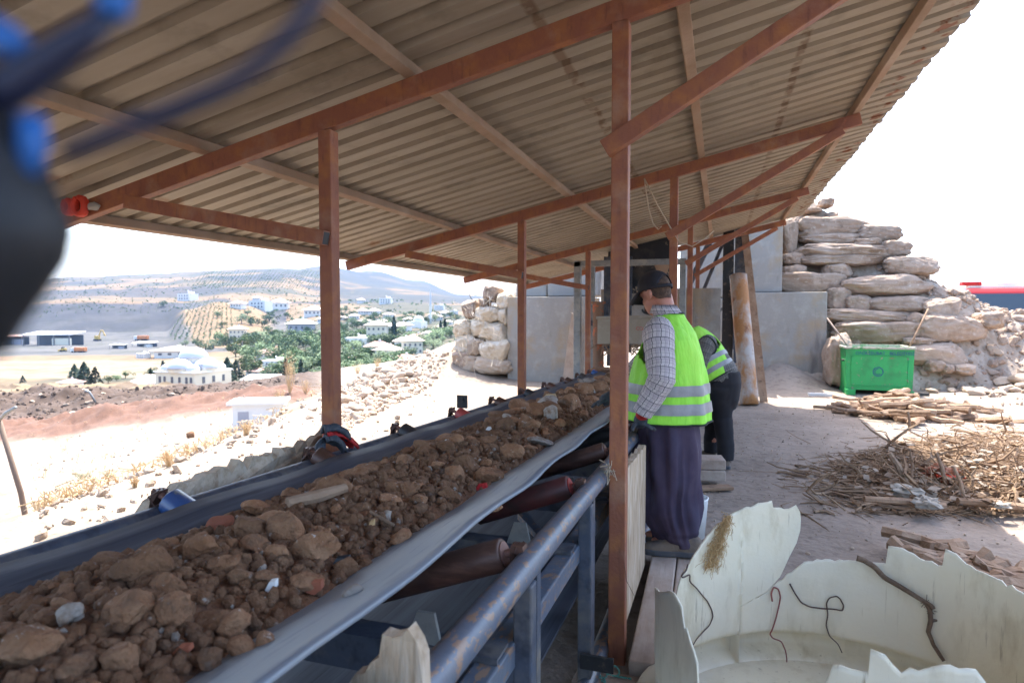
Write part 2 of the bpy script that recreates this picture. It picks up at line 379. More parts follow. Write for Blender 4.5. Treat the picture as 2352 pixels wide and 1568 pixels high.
def near_z(X, Y):
    p = V((X, Y, 0)); d = p.dot(FWH); x = CX + F_PX * p.dot(RT) / max(d, 1) if d > 1 else (-800 if X < 0 else 2500)
    edge = -4.0 - .30 * max(Y, -6)
    z = 0.0
    s = edge - X + .5 * fbm((X * .25, Y * .25, 1))
    if s > 0:
        z = -.42 * s if s < 8 else -3.36 - (s - 8) * .13
        z = max(z, -6.4 + .25 * fbm((X * .1, Y * .1, 5)))
        z += .10 * fbm((X * .9, Y * .9, 2)) * min(1, s)
        # spoil mounds beyond the track
        if d > 25 and x < 760:
            k = 1 - sstep(640, 760, x)
            yt = 12 + lerp(903, 888, sstep(0, 120, x)) - 8 * math.exp(-((x - 415) / 45) ** 2) + 8 * math.exp(-((x - 490) / 40) ** 2); h = max(.4, zat(x, yt, 56) - z) + .35 * fbm((X * .16, Y * .16, 1)) + .45 * fbm((X * .42, Y * .42, 4))
            z += k * h * math.exp(-((d - 56 - 3 * fbm((x * .006, 1, 4))) / 7.0) ** 2) + k * .40 * fbm((X * .55, Y * .55, 7), 5) * sstep(30, 42, d)
            h2 = .75 + .6 * fbm((X * .11, Y * .11, 2))
            z += k * max(0, h2) * math.exp(-((d - 41) / 4.5) ** 2)
    else:
        z += .025 * fbm((X * .7, Y * .7, 0)) + .012 * fbm((X * 3, Y * 3, 0))
        # rubble rising to the left block pile
        z += .75 * math.exp(-(((X + 6.6) / 1.3) ** 2 + ((Y - 15.6) / 2.2) ** 2)) * 1
        # debris heap on the right, gravel bank, pile foot
        z += .22 * math.exp(-(((X - 4.2) / 1.5) ** 2 + ((Y - 8.0) / 1.9) ** 2))
        z += .10 * math.exp(-(((X - 3.0) / 1.2) ** 2 + ((Y - 6.9) / 1.0) ** 2))
        z += 1.35 * math.exp(-(((X - 8.2) / 1.9) ** 2 + ((Y - 15.2) / 2.6) ** 2)) * (1 + .2 * fbm((X, Y, 3)))
        z += .5 * math.exp(-(((X - 1.3) / .7) ** 2 + ((Y - 15.4) / .9) ** 2))
    return z
def near_col(X, Y):
    p = V((X, Y, 0)); d = p.dot(FWH); x = CX + F_PX * p.dot(RT) / max(d, 1) if d > 1 else -800
    n = fbm((X * .3, Y * .3, 11)); c = V((.315, .255, .208))
    if X < -2: c = V((.315, .255, .20)) * (1 + .22 * fbm((X * 1.1, Y * 1.1, 3))) - V((.03, .03, .03)) * max(0, fbm((X * 3.5, Y * 2.2, 9)))
    edge = -4.0 - .30 * max(Y, -6); s = edge - X
    if s > -1.5:
        c = c.lerp(V((.28, .225, .17)), sstep(-1.5, 1, s))
        if d > 22:
            red = V((.135, .066, .042)); brown = V((.072, .045, .032)); road = V((.24, .195, .15))
            t = sstep(34, 37, d + 1.5 * n) ; c2 = road.lerp(red, t)
            c2 = c2.lerp(brown, sstep(44, 48, d + 3 * n))
            c = c.lerp(c2, sstep(22, 26, d) * (1 - sstep(700, 800, x)))
            c = c.lerp(V((.26, .2, .11)), sstep(58, 64, d) * .7 * (1 if n > -.1 else .3) * (1 - sstep(330, 420, x)))
        elif s > .5: c = c.lerp(V((.20, .145, .09)), sstep(.0, .3, n) * .75)
    elif X > 1.5 and Y < 10: c = c.lerp(V((.31, .255, .21)), .5)
    return c
XS = [-2600, -1400, -800] + [x for x in range(-500, 900, 4)] + [x for x in range(900, 2500, 10)] + [2700, 3000, 3600, 5000]
def terrain(name, ds, zf, cf, m):
    bm = BM(); lay = bm.loops.layers.float_color.new('Col'); vs = []; cols = {}
    for d in ds:
        row = []
        for x in XS:
            p = hdir(x) * d; z = zf(x, d, p); v = bm.verts.new((p.x, p.y, z)); cols[v] = (*cf(x, d, p), 1); row.append(v)
        vs.append(row)
    for i in range(len(vs) - 1):
        for j in range(len(XS) - 1):
            f = bm.faces.new((vs[i][j], vs[i][j + 1], vs[i + 1][j + 1], vs[i + 1][j])); f.smooth = True
            for lp in f.loops: lp[lay] = cols[lp.vert]
    return obj(name, bm, m, kind='structure')
ds = [-8, -4, -1.5, -.2, .4, .8, 1.2]
while ds[-1] < 72: ds.append(ds[-1] * 1.018 + .02 if ds[-1] < 34 else ds[-1] + .36)
terrain('ground', ds, lambda x, d, p: near_z(p.x, p.y), lambda x, d, p: near_col(p.x, p.y), M['ground'])
ds = [66.0]
while ds[-1] < 5200: ds.append(ds[-1] * 1.018)
def hill_z(x, d, p):
    z = far_z(x, d)
    return min(z, -7.5) if d < 74 else z
def hill_col(x, d, p):
    y = far_y(x, d); n = fbm((p.x * .006, p.y * .006, 2)); n2 = fbm((p.x * .02, p.y * .02, 6))
    tan = V((.20, .123, .060)); grey = V((.022, .025, .033)); olive = V((.036, .045, .024)); pale = V((.22, .165, .10))
    c = tan.lerp(olive, sstep(-.15, .25, n) * .85)
    if x < 660:
        if 250 < d < 380: c = pale.copy()
        if 380 <= d < 430: c = tan.lerp(V((.17, .105, .05)), .6)
        if 430 <= d < 800: c = V((.095, .09, .085)).lerp(grey, sstep(0, .3, n2) * .5)
        if 790 <= d < 1030 and y > 696: c = grey.lerp(V((.045, .045, .05)), sstep(-.1, .4, n2))
        if 400 < x < 640 and 500 < d < 860:
            k = sstep(400 + (860 - d) * .12, 420 + (860 - d) * .12, x + 14 * n2) * (1 - sstep(600, 640, x))
            c = c.lerp(V((.235, .145, .068)), k)
    elif x < 1250 and d < 700:
        c = V((.12, .095, .055)).lerp(olive, sstep(-.6, -.1, n2 + n) * .9)
    if d > 1050:
        c = c.lerp(V((.020, .023, .028)), sstep(.0, .18, fbm((x * .004, d * .0035, 9))) * .85)  # ridge shadows put into the hill colour as dark patches
        if d > 1900: c = c.lerp(olive, .55)
        if x > 700: c = c.lerp(V((.022, .032, .036)), sstep(700, 800, x) * (.85 if fbm((x * .01, d * .002, 4)) > -.12 else .25))
    return c * (.74 if d > 430 else .85)
terrain('hills', ds, hill_z, hill_col, M['hill'])

# ------------------------------------------------------------------ open shed over the belt
SL = .2253                                   # roof slope
FRAMES = [2.9, 6.3, 9.75, 13.0]
def rb(X): return 2.87 + SL * (X + .43)      # underside of the rafters
shed = empty('open_shed', 'open lean-to shed of red-brown steel posts under dusty corrugated sheets', 'shed', (-1.2, 2.9, 0))
SLU = V((-SL, 0, 1)).normalized()
def rz(X, h): return rb(X) + h               # h above the rafter underside
PURL = [-3.93, -2.68, -1.45, -.19, 1.08]
def sheet():
    bm = BM(); Y0, Y1, pitch = -2.2, 13.45, .19
    prof = []; y = Y0
    while y < Y1:
        for f, h in ((0, 0), (.58, 0), (.66, .036), (.92, .036)): prof.append((y + f * pitch, h))
        y += pitch
    xs = [-4.08, -2.7, -1.4, -.1, .8] + [1.2, 1.34, 1.46]
    rws = []
    for X in xs:
        row = []
        for k, (y, h) in enumerate(prof):
            e = (.018 * fbm((y * 1.7, 3, 1)) + .012 * ((k // 4) % 2)) if X > 1.4 else 0
            row.append(bm.verts.new((X + e, y, rz(X, .165) + h + .006 * fbm((X * .8, y * .5, 4)) + (0.012 * fbm((y * 3, 1, X)) if X > 1.3 else 0))))
        rws.append(row)
    for a, b in zip(rws, rws[1:]):
        for k in range(len(prof) - 1):
            bm.faces.new((a[k], b[k], b[k + 1], a[k + 1]))
    o = obj('roof_sheet', bm, M['roof'], shed)
    sm = o.modifiers.new('t', 'SOLIDIFY'); sm.thickness = .002; sm.offset = 1
sheet()
for X in PURL:
    bm = BM(); beam(bm, (X, -2.1, rz(X, .131)), (X, 13.3, rz(X, .131)), .06, .06, SLU); obj('purlin', bm, M['purlin'], shed, bevel=.004)
for Y in FRAMES:
    bm = BM(); x0, x1 = -3.97, 1.13 if Y > 3 else 1.5
    beam(bm, (x0, Y, rz(x0, .05)), (x1 if Y > 3 else 1.13, Y, rz(x1 if Y > 3 else 1.13, .05)), .06, .10, SLU); obj('rafter', bm, M['rust'], shed, bevel=.005)
    for X in (-1.93, -.43):
        bm = BM(); zb = -.3 if X > -1 else -.3
        if Y > 12 and X < -1: continue
        beam(bm, (X, Y, zb), (X, Y, rz(X, -.003)), .075, .075, (0, 1, 0)); obj('post', bm, M['rust'], shed, bevel=.006)
    # braces bolted to the camera side of the posts
    yb = Y - .0375 - .031
    bm = BM(); beam(bm, (-.49, yb, 2.31), (.98, yb, rz(.98, .01) - .03), .06, .075); obj('brace', bm, M['rust'], shed, bevel=.004)
    if Y < 12:
        bm = BM(); beam(bm, (-3.2, yb, rb(-3.2) - .02), (-1.905, yb, 1.975), .06, .075); obj('brace', bm, M['rust'], shed, bevel=.004)
        bm = BM(); d = (V((-1.905, yb, 1.975)) - V((-3.2, yb, rb(-3.2) - .02))).normalized()
        c = V((-1.905, yb, 1.975)); beam(bm, c - d * .01, c + d * .0012, .048, .062); obj('brace_end_shade', bm, M['black'], shed)  # black plug stands for the shade inside the hollow brace end

# ------------------------------------------------------------------ belt conveyor
def cz(Y): return -.030 * Y                  # the whole conveyor falls gently away from the camera
IDL = [-.0 + .02 + .86 * k for k in range(-1, 13)]
NE, FE = -.655, -1.700                       # near and far belt edges (X)
ZE = 1.048
def sag(Y): return -.015 * math.sin(math.pi * ((Y - .02) / .86 % 1.0)) ** 2
def belt_pt(t, Y, dz=0):
    """t 0..1 from near to far edge: wing, flat, wing"""
    X = lerp(NE, FE, t); dn = NE - X; df = X - FE
    z = max(1.062 - .385 * dn, 1.012 - .44 * df, .885) + .012 * math.exp(-((dn - .46) / .12) ** 2) + .012 * math.exp(-((df - .30) / .1) ** 2)
    z += sag(Y) * max(0, 1 - dn / .35, .8 - df / .35)
    return V((X, Y, z + cz(Y) + dz + (.006 * fbm((Y * 2.3, t * 2, 5)) if dn < .1 or df < .1 else 0)))
conv = empty('belt_conveyor', 'long belt conveyor with blue-grey tube frame carrying brown rubble', 'conveyor', (-1.19, 2.9, 0))
bm = BM(); ny = 150; YA, YB = -1.0, 10.45
rows = []
for j in range(ny):
    Y = lerp(YA, YB, j / (ny - 1))
    top = [belt_pt(t / 24, Y) for t in range(25)]; bot = [belt_pt(t / 24, Y, -.012) for t in range(24, -1, -1)]
    rows.append(top + bot)
loft(bm, rows); obj('belt', bm, M['belt'], conv, smooth=True).data.materials.append(M['beltedge'])
bl = [o for o in COL.objects if o.name == 'belt'][0]
for p in bl.data.polygons:
    c = p.center + conv.location
    if c.x > NE - .27: p.material_index = 1
# return belt under the frame
bm = BM(); grid(bm, lambda i, j: V((lerp(-.60, -1.72, i / 1), lerp(YA, 10.2, j / 12), .40 + cz(lerp(YA, 10.2, j / 12)))), 2, 13)
o = obj('return_belt', bm, M['belt'], conv); sm = o.modifiers.new('t', 'SOLIDIFY'); sm.thickness = .012
# rails
def rail_z(Y): return .938 + cz(Y)
def rail(name, X, z, Y0, Y1, r):
    bm = BM(); tube(bm, [(X, lerp(Y0, Y1, k / 20), z + cz(lerp(Y0, Y1, k / 20))) for k in range(21)], r, 20)
    return obj(name, bm, M['bluepaint'], conv, smooth=True)
rail('side_rail', -.512, .938, -.9, 10.3, .0385)
rail('side_rail', -1.84, .945, -.9, 10.3, .0385).data.materials[0] = M['darkpaint']
rail('lower_rail', -.50, .155, -.9, 10.3, .037)
rail('lower_rail', -1.88, .155, -.9, 10.3, .037)
# uprights (box tube + flat bar), cross beams, inner channels
for k, Y in enumerate([-.0 + .86 * i + .835 for i in range(0, 11)]):
    for X in (-.505, -1.87):
        bm = BM(); zt = .90 + cz(Y)
        beam(bm, (X - .005, Y, .0), (X - .005, Y, zt), .055, .055, (0, 1, 0)); obj('upright', bm, M['darkpaint'], conv, bevel=.006)
        if X > -1:
            bm = BM(); beam(bm, (X + .012, Y + .075, .16), (X + .012, Y + .075, zt), .006, .04, (0, 1, 0)); beam(bm, (X - .022, Y + .094, .16), (X - .022, Y + .094, zt), .062, .005, (0, 1, 0))
            obj('upright_channel', bm, M['darkpaint'], conv)
    bm = BM(); z = .755 + cz(Y); Yc = Y - .12
    beam(bm, (-.535, Yc, z), (-1.84, Yc, z), .09, .008); beam(bm, (-.535, Yc - .041, z - .05), (-1.84, Yc - .041, z - .05), .008, .092)
    obj('cross_beam', bm, M['darkpaint'], conv)
    bm = BM(); prism(bm, [(-.80, Yc - .03, z + .004), (-.70, Yc - .03, z + .004), (-.72, Yc - .03, z + .09), (-.77, Yc - .03, z + .09)], (0, .012, 0)); obj('idler_bracket', bm, M['galv'], conv)
for X in (-.565, -1.80):
    bm = BM()
    for a, b in ((0, 0),):
        beam(bm, (X, -.9, .70 + .027), (X, 10.2, .70 + cz(10.2)), .07, .075)
    obj('inner_channel', bm, M['bluepaint'], conv, bevel=.006)
bm = BM(); beam(bm, (-.60, 2.62, .55), (-1.05, 3.35, .52), .05, .006); beam(bm, (-.60, 2.62, .52), (-1.05, 3.35, .49), .006, .05); obj('diagonal_stay', bm, M['bluepaint'], conv)
bm = BM(); beam(bm, (-.52, 2.50, .20), (-.385, 2.50, .20), .012, .062); obj('end_bracket', bm, M['black'], conv, bevel=.002)
bm = BM(); beam(bm, (-1.90, 4.62, .86), (-1.90, 4.62, .96), .085, .012, (0, 1, 0)); tube(bm, [(-1.90, 4.60, .925), (-1.90, 4.618, .925)], .016, 10); obj('hung_plate', bm, M['black'], conv)
# idler rollers: a wing roller each side and a flat one between
RM_N = ['brownroller', 'brownroller', 'redroller', 'brownroller', 'blackroller']
RM_F = ['blueroller', 'brownroller', 'blackroller', 'redcap', 'brownroller', 'blackroller', 'brownroller', 'brownroller', 'blackroller']
for k, Y in enumerate(IDL):
    c = cz(Y)
    for side, (xa, za, xb, zb) in (('n', (-.585, .955, -1.0, .80)), ('f', (-1.815, 1.0, -1.38, .80))):
        a, b = V((xa, Y, za + c)), V((xb, Y, zb + c)); d = (b - a).normalized()
        nm = RM_N[(k - 2) % 5] if side == 'n' else RM_F[(k - 3) % 9]
        bm = BM(); tube(bm, [a, a + d * .006, b - d * .006, b], [.042, .048, .048, .042], 22); ro = obj('roller', bm, M[nm], conv, smooth=False)
        for p in ro.data.polygons: p.use_smooth = len(p.vertices) == 4
        bm = BM(); tube(bm, [a - d * .004, a - d * .001], [.036, .036], 18); tube(bm, [a - d * .05, a - d * .002], [.012, .012], 10)
        obj('roller_cap', bm, M['redcap' if nm == 'redroller' else 'rollerend'], ro)
        bm = BM(); e = a - d * .045; s = 1 if side == 'n' else -1
        prism(bm, [e + V((-.018, -.02, .018)), e + V((.018, -.02, .018)), e + V((.03 * s, -.02, -.05)), e + V((-.02, -.02, -.06))], (0, .04, 0))
        for q in range(6): tube(bm, [e + V((rnd.uniform(-.02, .02), rnd.uniform(-.025, .025), .02)), e + V((rnd.uniform(-.03, .03), rnd.uniform(-.04, .03), .0)), e + V((rnd.uniform(-.03, .04), rnd.uniform(-.04, .03), rnd.uniform(-.07, -.03)))], .003, 5)
        obj('shaft_bracket', bm, M['brownroller'], ro)
    bm = BM(); tube(bm, [(-1.02, Y, .80 + c), (-1.36, Y, .80 + c)], .046, 16); obj('flat_roller', bm, M['brownroller'], conv, smooth=True)

# ------------------------------------------------------------------ soil, rubble and stones on the belt
def soil_z(X, Y):
    t = (X - NE) / (FE - NE); b = belt_pt(t, Y).z
    k = abs(t - .555) / .325
    h = .125 * (1 - k * k) + .012 * fbm((X * 6, Y * 6, 1)) + .022 * fbm((X * 2.2, Y * 2.2, 4)) + .006 * fbm((X * 22, Y * 22, 2))
    return b + h
bm = BM()
grid(bm, lambda i, j: V((lerp(NE - .23, FE + .12, i / 46), lerp(-.6, 10.4, (j / 420) ** 1.25), soil_z(lerp(NE - .23, FE + .12, i / 46), lerp(-.6, 10.4, (j / 420) ** 1.25)) - (.02 if i in (0, 46) else 0))), 47, 421)
tag(obj('soil', bm, M['soil'], smooth=True, kind='stuff'), 'brown soil spread along the moving belt', 'soil')

def rock_mesh(seed, sub=4, flat=1.0, cuts=9, rough=.10):
    q = random.Random(seed); bm = BM(); bmesh.ops.create_icosphere(bm, subdivisions=sub, radius=1)
    pl = [(V((q.gauss(0, 1), q.gauss(0, 1), q.gauss(0, 1))).normalized(), q.uniform(.55, .88)) for _ in range(cuts)]
    for v in bm.verts:
        p = v.co.copy()
        for n_, d_ in pl:
            e = p.dot(n_) - d_
            if e > 0: p -= n_ * e * .93
        p += p.normalized() * (rough * fbm(p * 1.6 + V((seed, 0, 0)), 4) + .045 * fbm(p * 5 + V((0, seed, 0)), 3) + .02 * fbm(p * 14, 2))
        p.z *= flat; v.co = p
    me = bpy.data.meshes.new('stone'); bm.to_mesh(me); bm.free()
    for p in me.polygons: p.use_smooth = True
    return me
RK = {}
for mk in ('rock', 'pale', 'brick', 'sandstone'):
    RK[mk] = []
    for s in range(9 if mk == 'rock' else (2 if mk == 'brick' else 4)):
        me = rock_mesh(s * 3 + len(mk), 4 if mk == 'rock' else 3, flat=(.72, .6, .85)[s % 3]); me.materials.append(M[mk]); RK[mk].append(me)
def stone(name, me, loc, sc, rot, label, cat, group=None):
    o = bpy.data.objects.new(name, me); COL.objects.link(o); o.location = loc; o.scale = sc; o.rotation_euler = rot
    return tag(o, label, cat, group)
# the large stones one can pick out: x, y, w, h (image), colour, label
BIG = [
 (310, 1300, 132, 112, 'rock', 'big broken stone with a yellowish white patch, beside the far belt edge'),
 (283, 1395, 125, 105, 'rock', 'broad rounded brown boulder low on the left of the belt'),
 (392, 1398, 95, 80, 'rock', 'smooth brown stone against the right flank of the broad rounded boulder'),
 (45, 1488, 150, 110, 'rock', 'grey-brown stone cut by the left edge of the picture'),
 (450, 1250, 88, 82, 'rock', 'flat-faced brown block leaning beside the red brick piece'),
 (640, 1215, 98, 88, 'rock', 'blocky stone with white flecks, right one of the touching pair above the belt middle'),
 (570, 1208, 84, 80, 'rock', 'stone with a white chalky face, left one of the touching pair'),
 (500, 1200, 76, 62, 'brick', 'red broken brick lying at the far edge of the rubble'),
 (718, 1258, 118, 80, 'rock', 'wide angular stone with a white right end'),
 (590, 1166, 84, 42, 'rock', 'flat dusty slab stone lying over the far belt edge'),
 (527, 1430, 92, 82, 'rock', 'pointed brown stone near the bottom middle of the load'),
 (478, 1512, 66, 56, 'rock', 'round stone with a chalky top near the lower belt edge'),
 (265, 1515, 96, 84, 'rock', 'square dark stone at the bottom of the picture'),
 (548, 1482, 74, 60, 'rock', 'smooth brown stone next to the lower belt edge'),
 (604, 1472, 44, 50, 'rock', 'narrow upright brown stone next to the lower belt edge'),
 (884, 1190, 46, 46, 'pale', 'round grey pebble in the middle of the load'),
 (912, 1232, 62, 46, 'rock', 'rounded lump beneath the grey pebble'),
 (1066, 1066, 66, 48, 'rock', 'brown stone with a flat top in the middle of the belt'),
 (1118, 1092, 74, 60, 'rock', 'slanted slab-like stone near the red plastic scrap'),
 (1025, 1135, 68, 52, 'rock', 'brown cube-like stone near the lower belt edge'),
 (1170, 1040, 72, 48, 'rock', 'domed stone sprinkled with white dots'),
 (1024, 1026, 62, 40, 'rock', 'rough stone touching the flat one by the far belt edge'),
 (972, 1022, 62, 36, 'rock', 'flat stone close to the far belt edge'),
 (760, 1118, 92, 62, 'rock', 'long dirt-covered stone close to the far belt edge'),
 (808, 1086, 70, 48, 'rock', 'brown stone close to the far belt edge above the wooden stick'),
 (1200, 932, 72, 44, 'rock', 'wide speckled stone close to the far belt edge'),
 (1306, 926, 60, 54, 'rock', 'large smooth brown boulder beyond the speckled ones'),
 (1340, 896, 52, 46, 'rock', 'pointed brown stone behind the large smooth boulder'),
 (1160, 972, 50, 46, 'rock', 'humped brown stone halfway along the belt'),
 (1200, 972, 38, 46, 'rock', 'upright stone with a white front halfway along the belt'),
 (1266, 950, 44, 44, 'pale', 'pale speckled stone in front of the large smooth boulder'),
 (1376, 890, 44, 50, 'rock', 'stone half hidden behind the near post'),
 (1240, 1012, 66, 24, 'pale', 'long pale slab lying near the lower belt edge'),
 (700, 1332, 84, 50, 'rock', 'low rough stone with white patches'),
 (612, 1322, 62, 38, 'rock', 'low brown stone left of the white tile'),
 (790, 1298, 62, 42, 'rock', 'brown stone beside the black rubber scrap'),
 (805, 1358, 52, 38, 'pale', 'pale broken stone close to the lower belt edge'),
 (1128, 1165, 50, 30, 'rock', 'stone beside the lower belt edge below the red plastic scrap'),
 (150, 1410, 70, 46, 'pale', 'grey stone at the left among brown soil'),
 (960, 1150, 46, 40, 'rock', 'pitted brown stone right of the grey pebble'),
 (630, 1265, 60, 50, 'rock', 'stone in front of the touching pair'),
 (1046, 1010, 40, 30, 'rock', 'small stone behind the rough flat pair'),
 (1112, 1010, 60, 36, 'rock', 'pale-topped stone in a gap of the load'),
 (1376, 850, 60, 40, 'rock', 'broken stone at the far end of the load')]
q = random.Random(5); placed = []
for i, (x, y, w, h, mk, lab) in enumerate(BIG):
    p = at(x, y + h * .15, 'Z', ZE - .09 - .03 * 2)
    for _ in range(6):
        zz = soil_z(max(FE + .15, min(NE - .25, p.x)), p.y); p = at(x, y + h * .15, 'Z', zz + .02)
    dep = (p - CAMPOS).dot(FW); sw = w * dep / F_PX / 2; sh = h * dep / F_PX / 2
    me = RK[mk][i % len(RK[mk])]
    stone('stone', me, p + V((0, sh * .35, sh * .12)), (sw * .96, (sw + sh) * .48, sh * 1.25), (q.uniform(-.35, .35), q.uniform(-.35, .35), YAW + q.choice((0, math.pi)) + q.uniform(-.3, .3)), lab, 'brick' if mk == 'brick' else 'stone')
    placed.append((p.x, p.y, sw))
n = 0
while n < 246:
    Y = .55 + 9.4 * q.random() ** 1.5; X = q.uniform(FE + .17, NE - .27)
    r = q.choice((.022, .026, .032, .038, .046, .055)) * (1.5 if Y > 4 else 1.0 if Y > 1.9 else .72)
    if any((X - a) ** 2 + (Y - b) ** 2 < (c * .62 + r * .5) ** 2 for a, b, c in placed): continue
    placed.append((X, Y, r)); mk = 'pale' if q.random() < .07 else 'rock'
    zone = ('at the near end of the belt' if Y < 2 else 'along the middle of the belt' if Y < 5 else 'at the far end of the belt')
    stone('stone', q.choice(RK[mk]), (X, Y, soil_z(X, Y) + r * .25), (r * q.uniform(.9, 1.5), r * q.uniform(.8, 1.3), r * q.uniform(.7, 1.1)), (q.uniform(-.5, .5), q.uniform(-.5, .5), q.uniform(0, 6.3)),
          ('small pale stone' if mk == 'pale' else 'small soil-coated stone') + ' among the rubble ' + zone, 'stone', 'small ' + ('pale ' if mk == 'pale' else 'brown ') + 'stones ' + zone); n += 1
# crumbs too many to count
bm = BM()
for k in range(9000):
    Y = .35 + 7.5 * q.random() ** 1.7; X = q.uniform(FE + .14, NE - .245); r = q.choice((.003, .005, .007, .010, .014, .018)) * (1 + .15 * Y ** .5)
    mtx = Matrix.Translation((X, Y, soil_z(X, Y) + r * .3)) @ Matrix.Rotation(q.uniform(0, 6), 4, V((q.gauss(0, 1), q.gauss(0, 1), 1))) @ Matrix.Diagonal((r * q.uniform(.8, 1.6), r, r * .75, 1))
    bmesh.ops.create_icosphere(bm, subdivisions=1, radius=1, matrix=mtx)
for f in bm.faces: f.material_index = 0
rb_ = obj('rubble', bm, M['rock'], smooth=True, kind='stuff'); tag(rb_, 'loose crumbs of soil and gravel scattered over the belt load', 'rubble')
bm = BM()
for k in range(520):
    Y = .4 + 7 * q.random() ** 1.6; X = q.uniform(FE + .16, NE - .26); r = q.choice((.004, .006, .008, .012))
    bmesh.ops.create_icosphere(bm, subdivisions=1, radius=1, matrix=Matrix.Translation((X, Y, soil_z(X, Y) + r * .5)) @ Matrix.Rotation(q.uniform(0, 6), 4, V((q.gauss(0, 1), q.gauss(0, 1), 1))) @ Matrix.Diagonal((r * q.uniform(.8, 1.7), r, r * .6, 1)))
tag(obj('pale_crumbs', bm, M['pale'], smooth=False, kind='stuff'), 'pale grey chips of stone and plaster scattered over the belt load', 'chips')
# scraps on the load
def scrap(name, poly, ext, m, label, cat):
    bm = BM(); prism(bm, poly, ext); return tag(obj(name, bm, M[m], base=poly[0], bevel=.001), label, cat)
def on_soil(x, y):
    p = at(x, y, 'Z', .93)
    for _ in range(5): p = at(x, y, 'Z', soil_z(p.x, p.y) + .012)
    return p
for (x, y, w, h, mk, nm, lab, cat) in [
 (620, 1352, 24, 26, 'white', 'tile_piece', 'small white square of tile lying on the soil', 'tile'),
 (1122, 986, 14, 8, 'white', 'paper_scrap', 'tiny white label scrap on the load halfway along the belt', 'scrap'),
 (1104, 1124, 30, 20, 'redglove', 'plastic_scrap', 'bright red plastic scrap near the lower belt edge', 'plastic'),
 (780, 1300, 46, 34, 'blackroller', 'rubber_scrap', 'torn black rubber scrap among the stones', 'rubber'),
 (720, 1355, 36, 30, 'brick', 'brick_shard', 'small triangular red brick shard near the lower belt edge', 'brick'),
 (415, 1500, 40, 18, 'brick', 'brick_shard', 'small red brick shard near the bottom of the picture', 'brick'),
 (850, 1213, 14, 28, 'fibre', 'leaf_scrap', 'curled tan leaf scrap in front of the grey pebble', 'leaf'),
 (1262, 913, 34, 16, 'dry', 'foam_scrap', 'yellowish foam scrap by the speckled stone', 'foam'),
 (1030, 1014, 26, 10, 'white', 'paper_scrap', 'thin white sliver behind the flat stone pair', 'scrap')]:
    p = on_soil(x, y); dep = (p - CAMPOS).dot(FW); a = w * dep / F_PX / 2; b = h * dep / F_PX / 2
    P = lambda u, v, w_=0: p + RT * (u * a) + V((0, .35, .94)) * (v * b + .004) + V((0, w_, 0))
    scrap(nm, [P(-1, -.6), P(.2, -1), P(1, -.2), P(.7, 1), P(-.5, .8)], (0, .012, .004), mk, lab, cat)
for pa, pb, lab in (((660, 1170), (795, 1140), 'long dirty wooden stick lying across the load'), ((1050, 985), (1060, 1008), 'short wood splinter standing in the soil'), ((905, 1210), (850, 1180), 'thin pale twig by the grey pebble')):
    a, b = on_soil(*pa), on_soil(*pb); bm = BM(); r = .022 if 'long' in lab else .006
    mid = (a + b) / 2 + V((0, 0, r)); tube(bm, [a + V((0, 0, r)), mid, b + V((0, 0, r * 1.4))], [r * .8, r, r * .7], 7); tag(obj('wood_stick', bm, M['stick'], base=a), lab, 'stick')

# ------------------------------------------------------------------ workers
def plaid(name, base, dark, mid, su, sv):
    m = bpy.data.materials.new(name); m.use_nodes = True; nt = m.node_tree; N = nt.nodes; L = nt.links.new; p = N['Principled BSDF']
    p.inputs['Roughness'].default_value = .85
    uv = N.new('ShaderNodeUVMap'); sp = N.new('ShaderNodeSeparateXYZ'); L(uv.outputs[0], sp.inputs[0])
    c = N.new('ShaderNodeRGB'); c.outputs[0].default_value = (*base, 1); cur = c.outputs[0]
    def stripes(o, period, width, off, col, fac):
        nonlocal cur
        a = N.new('ShaderNodeMath'); a.operation = 'ADD'; L(o, a.inputs[0]); a.inputs[1].default_value = off + 10
        w = N.new('ShaderNodeMath'); w.operation = 'MODULO'; L(a.outputs[0], w.inputs[0]); w.inputs[1].default_value = period
        l = N.new('ShaderNodeMath'); l.operation = 'LESS_THAN'; L(w.outputs[0], l.inputs[0]); l.inputs[1].default_value = width
        f = N.new('ShaderNodeMath'); f.operation = 'MULTIPLY'; L(l.outputs[0], f.inputs[0]); f.inputs[1].default_value = fac
        x = N.new('ShaderNodeMix'); x.data_type = 'RGBA'; L(f.outputs[0], x.inputs[0]); L(cur, x.inputs[6]); x.inputs[7].default_value = (*col, 1); cur = x.outputs[2]
    u, v = sp.outputs[0], sp.outputs[1]
    stripes(u, su, su * .34, 0, mid, .5); stripes(v, sv, sv * .34, .01, mid, .5)
    stripes(u, su, su * .085, .012, dark, .88); stripes(v, sv, sv * .085, .016, dark, .75); stripes(u, su, su * .05, .035, dark, .5); stripes(v, sv, sv * .05, .04, dark, .5)
    L(cur, p.inputs['Base Color']); return m
M['plaid'] = plaid('pale_plaid_cotton', (.60, .545, .54), (.045, .045, .065), (.40, .335, .36), .052, .058)
M['dplaid'] = plaid('dark_plaid_cotton', (.18, .17, .155), (.02, .02, .025), (.09, .085, .085), .05, .05)

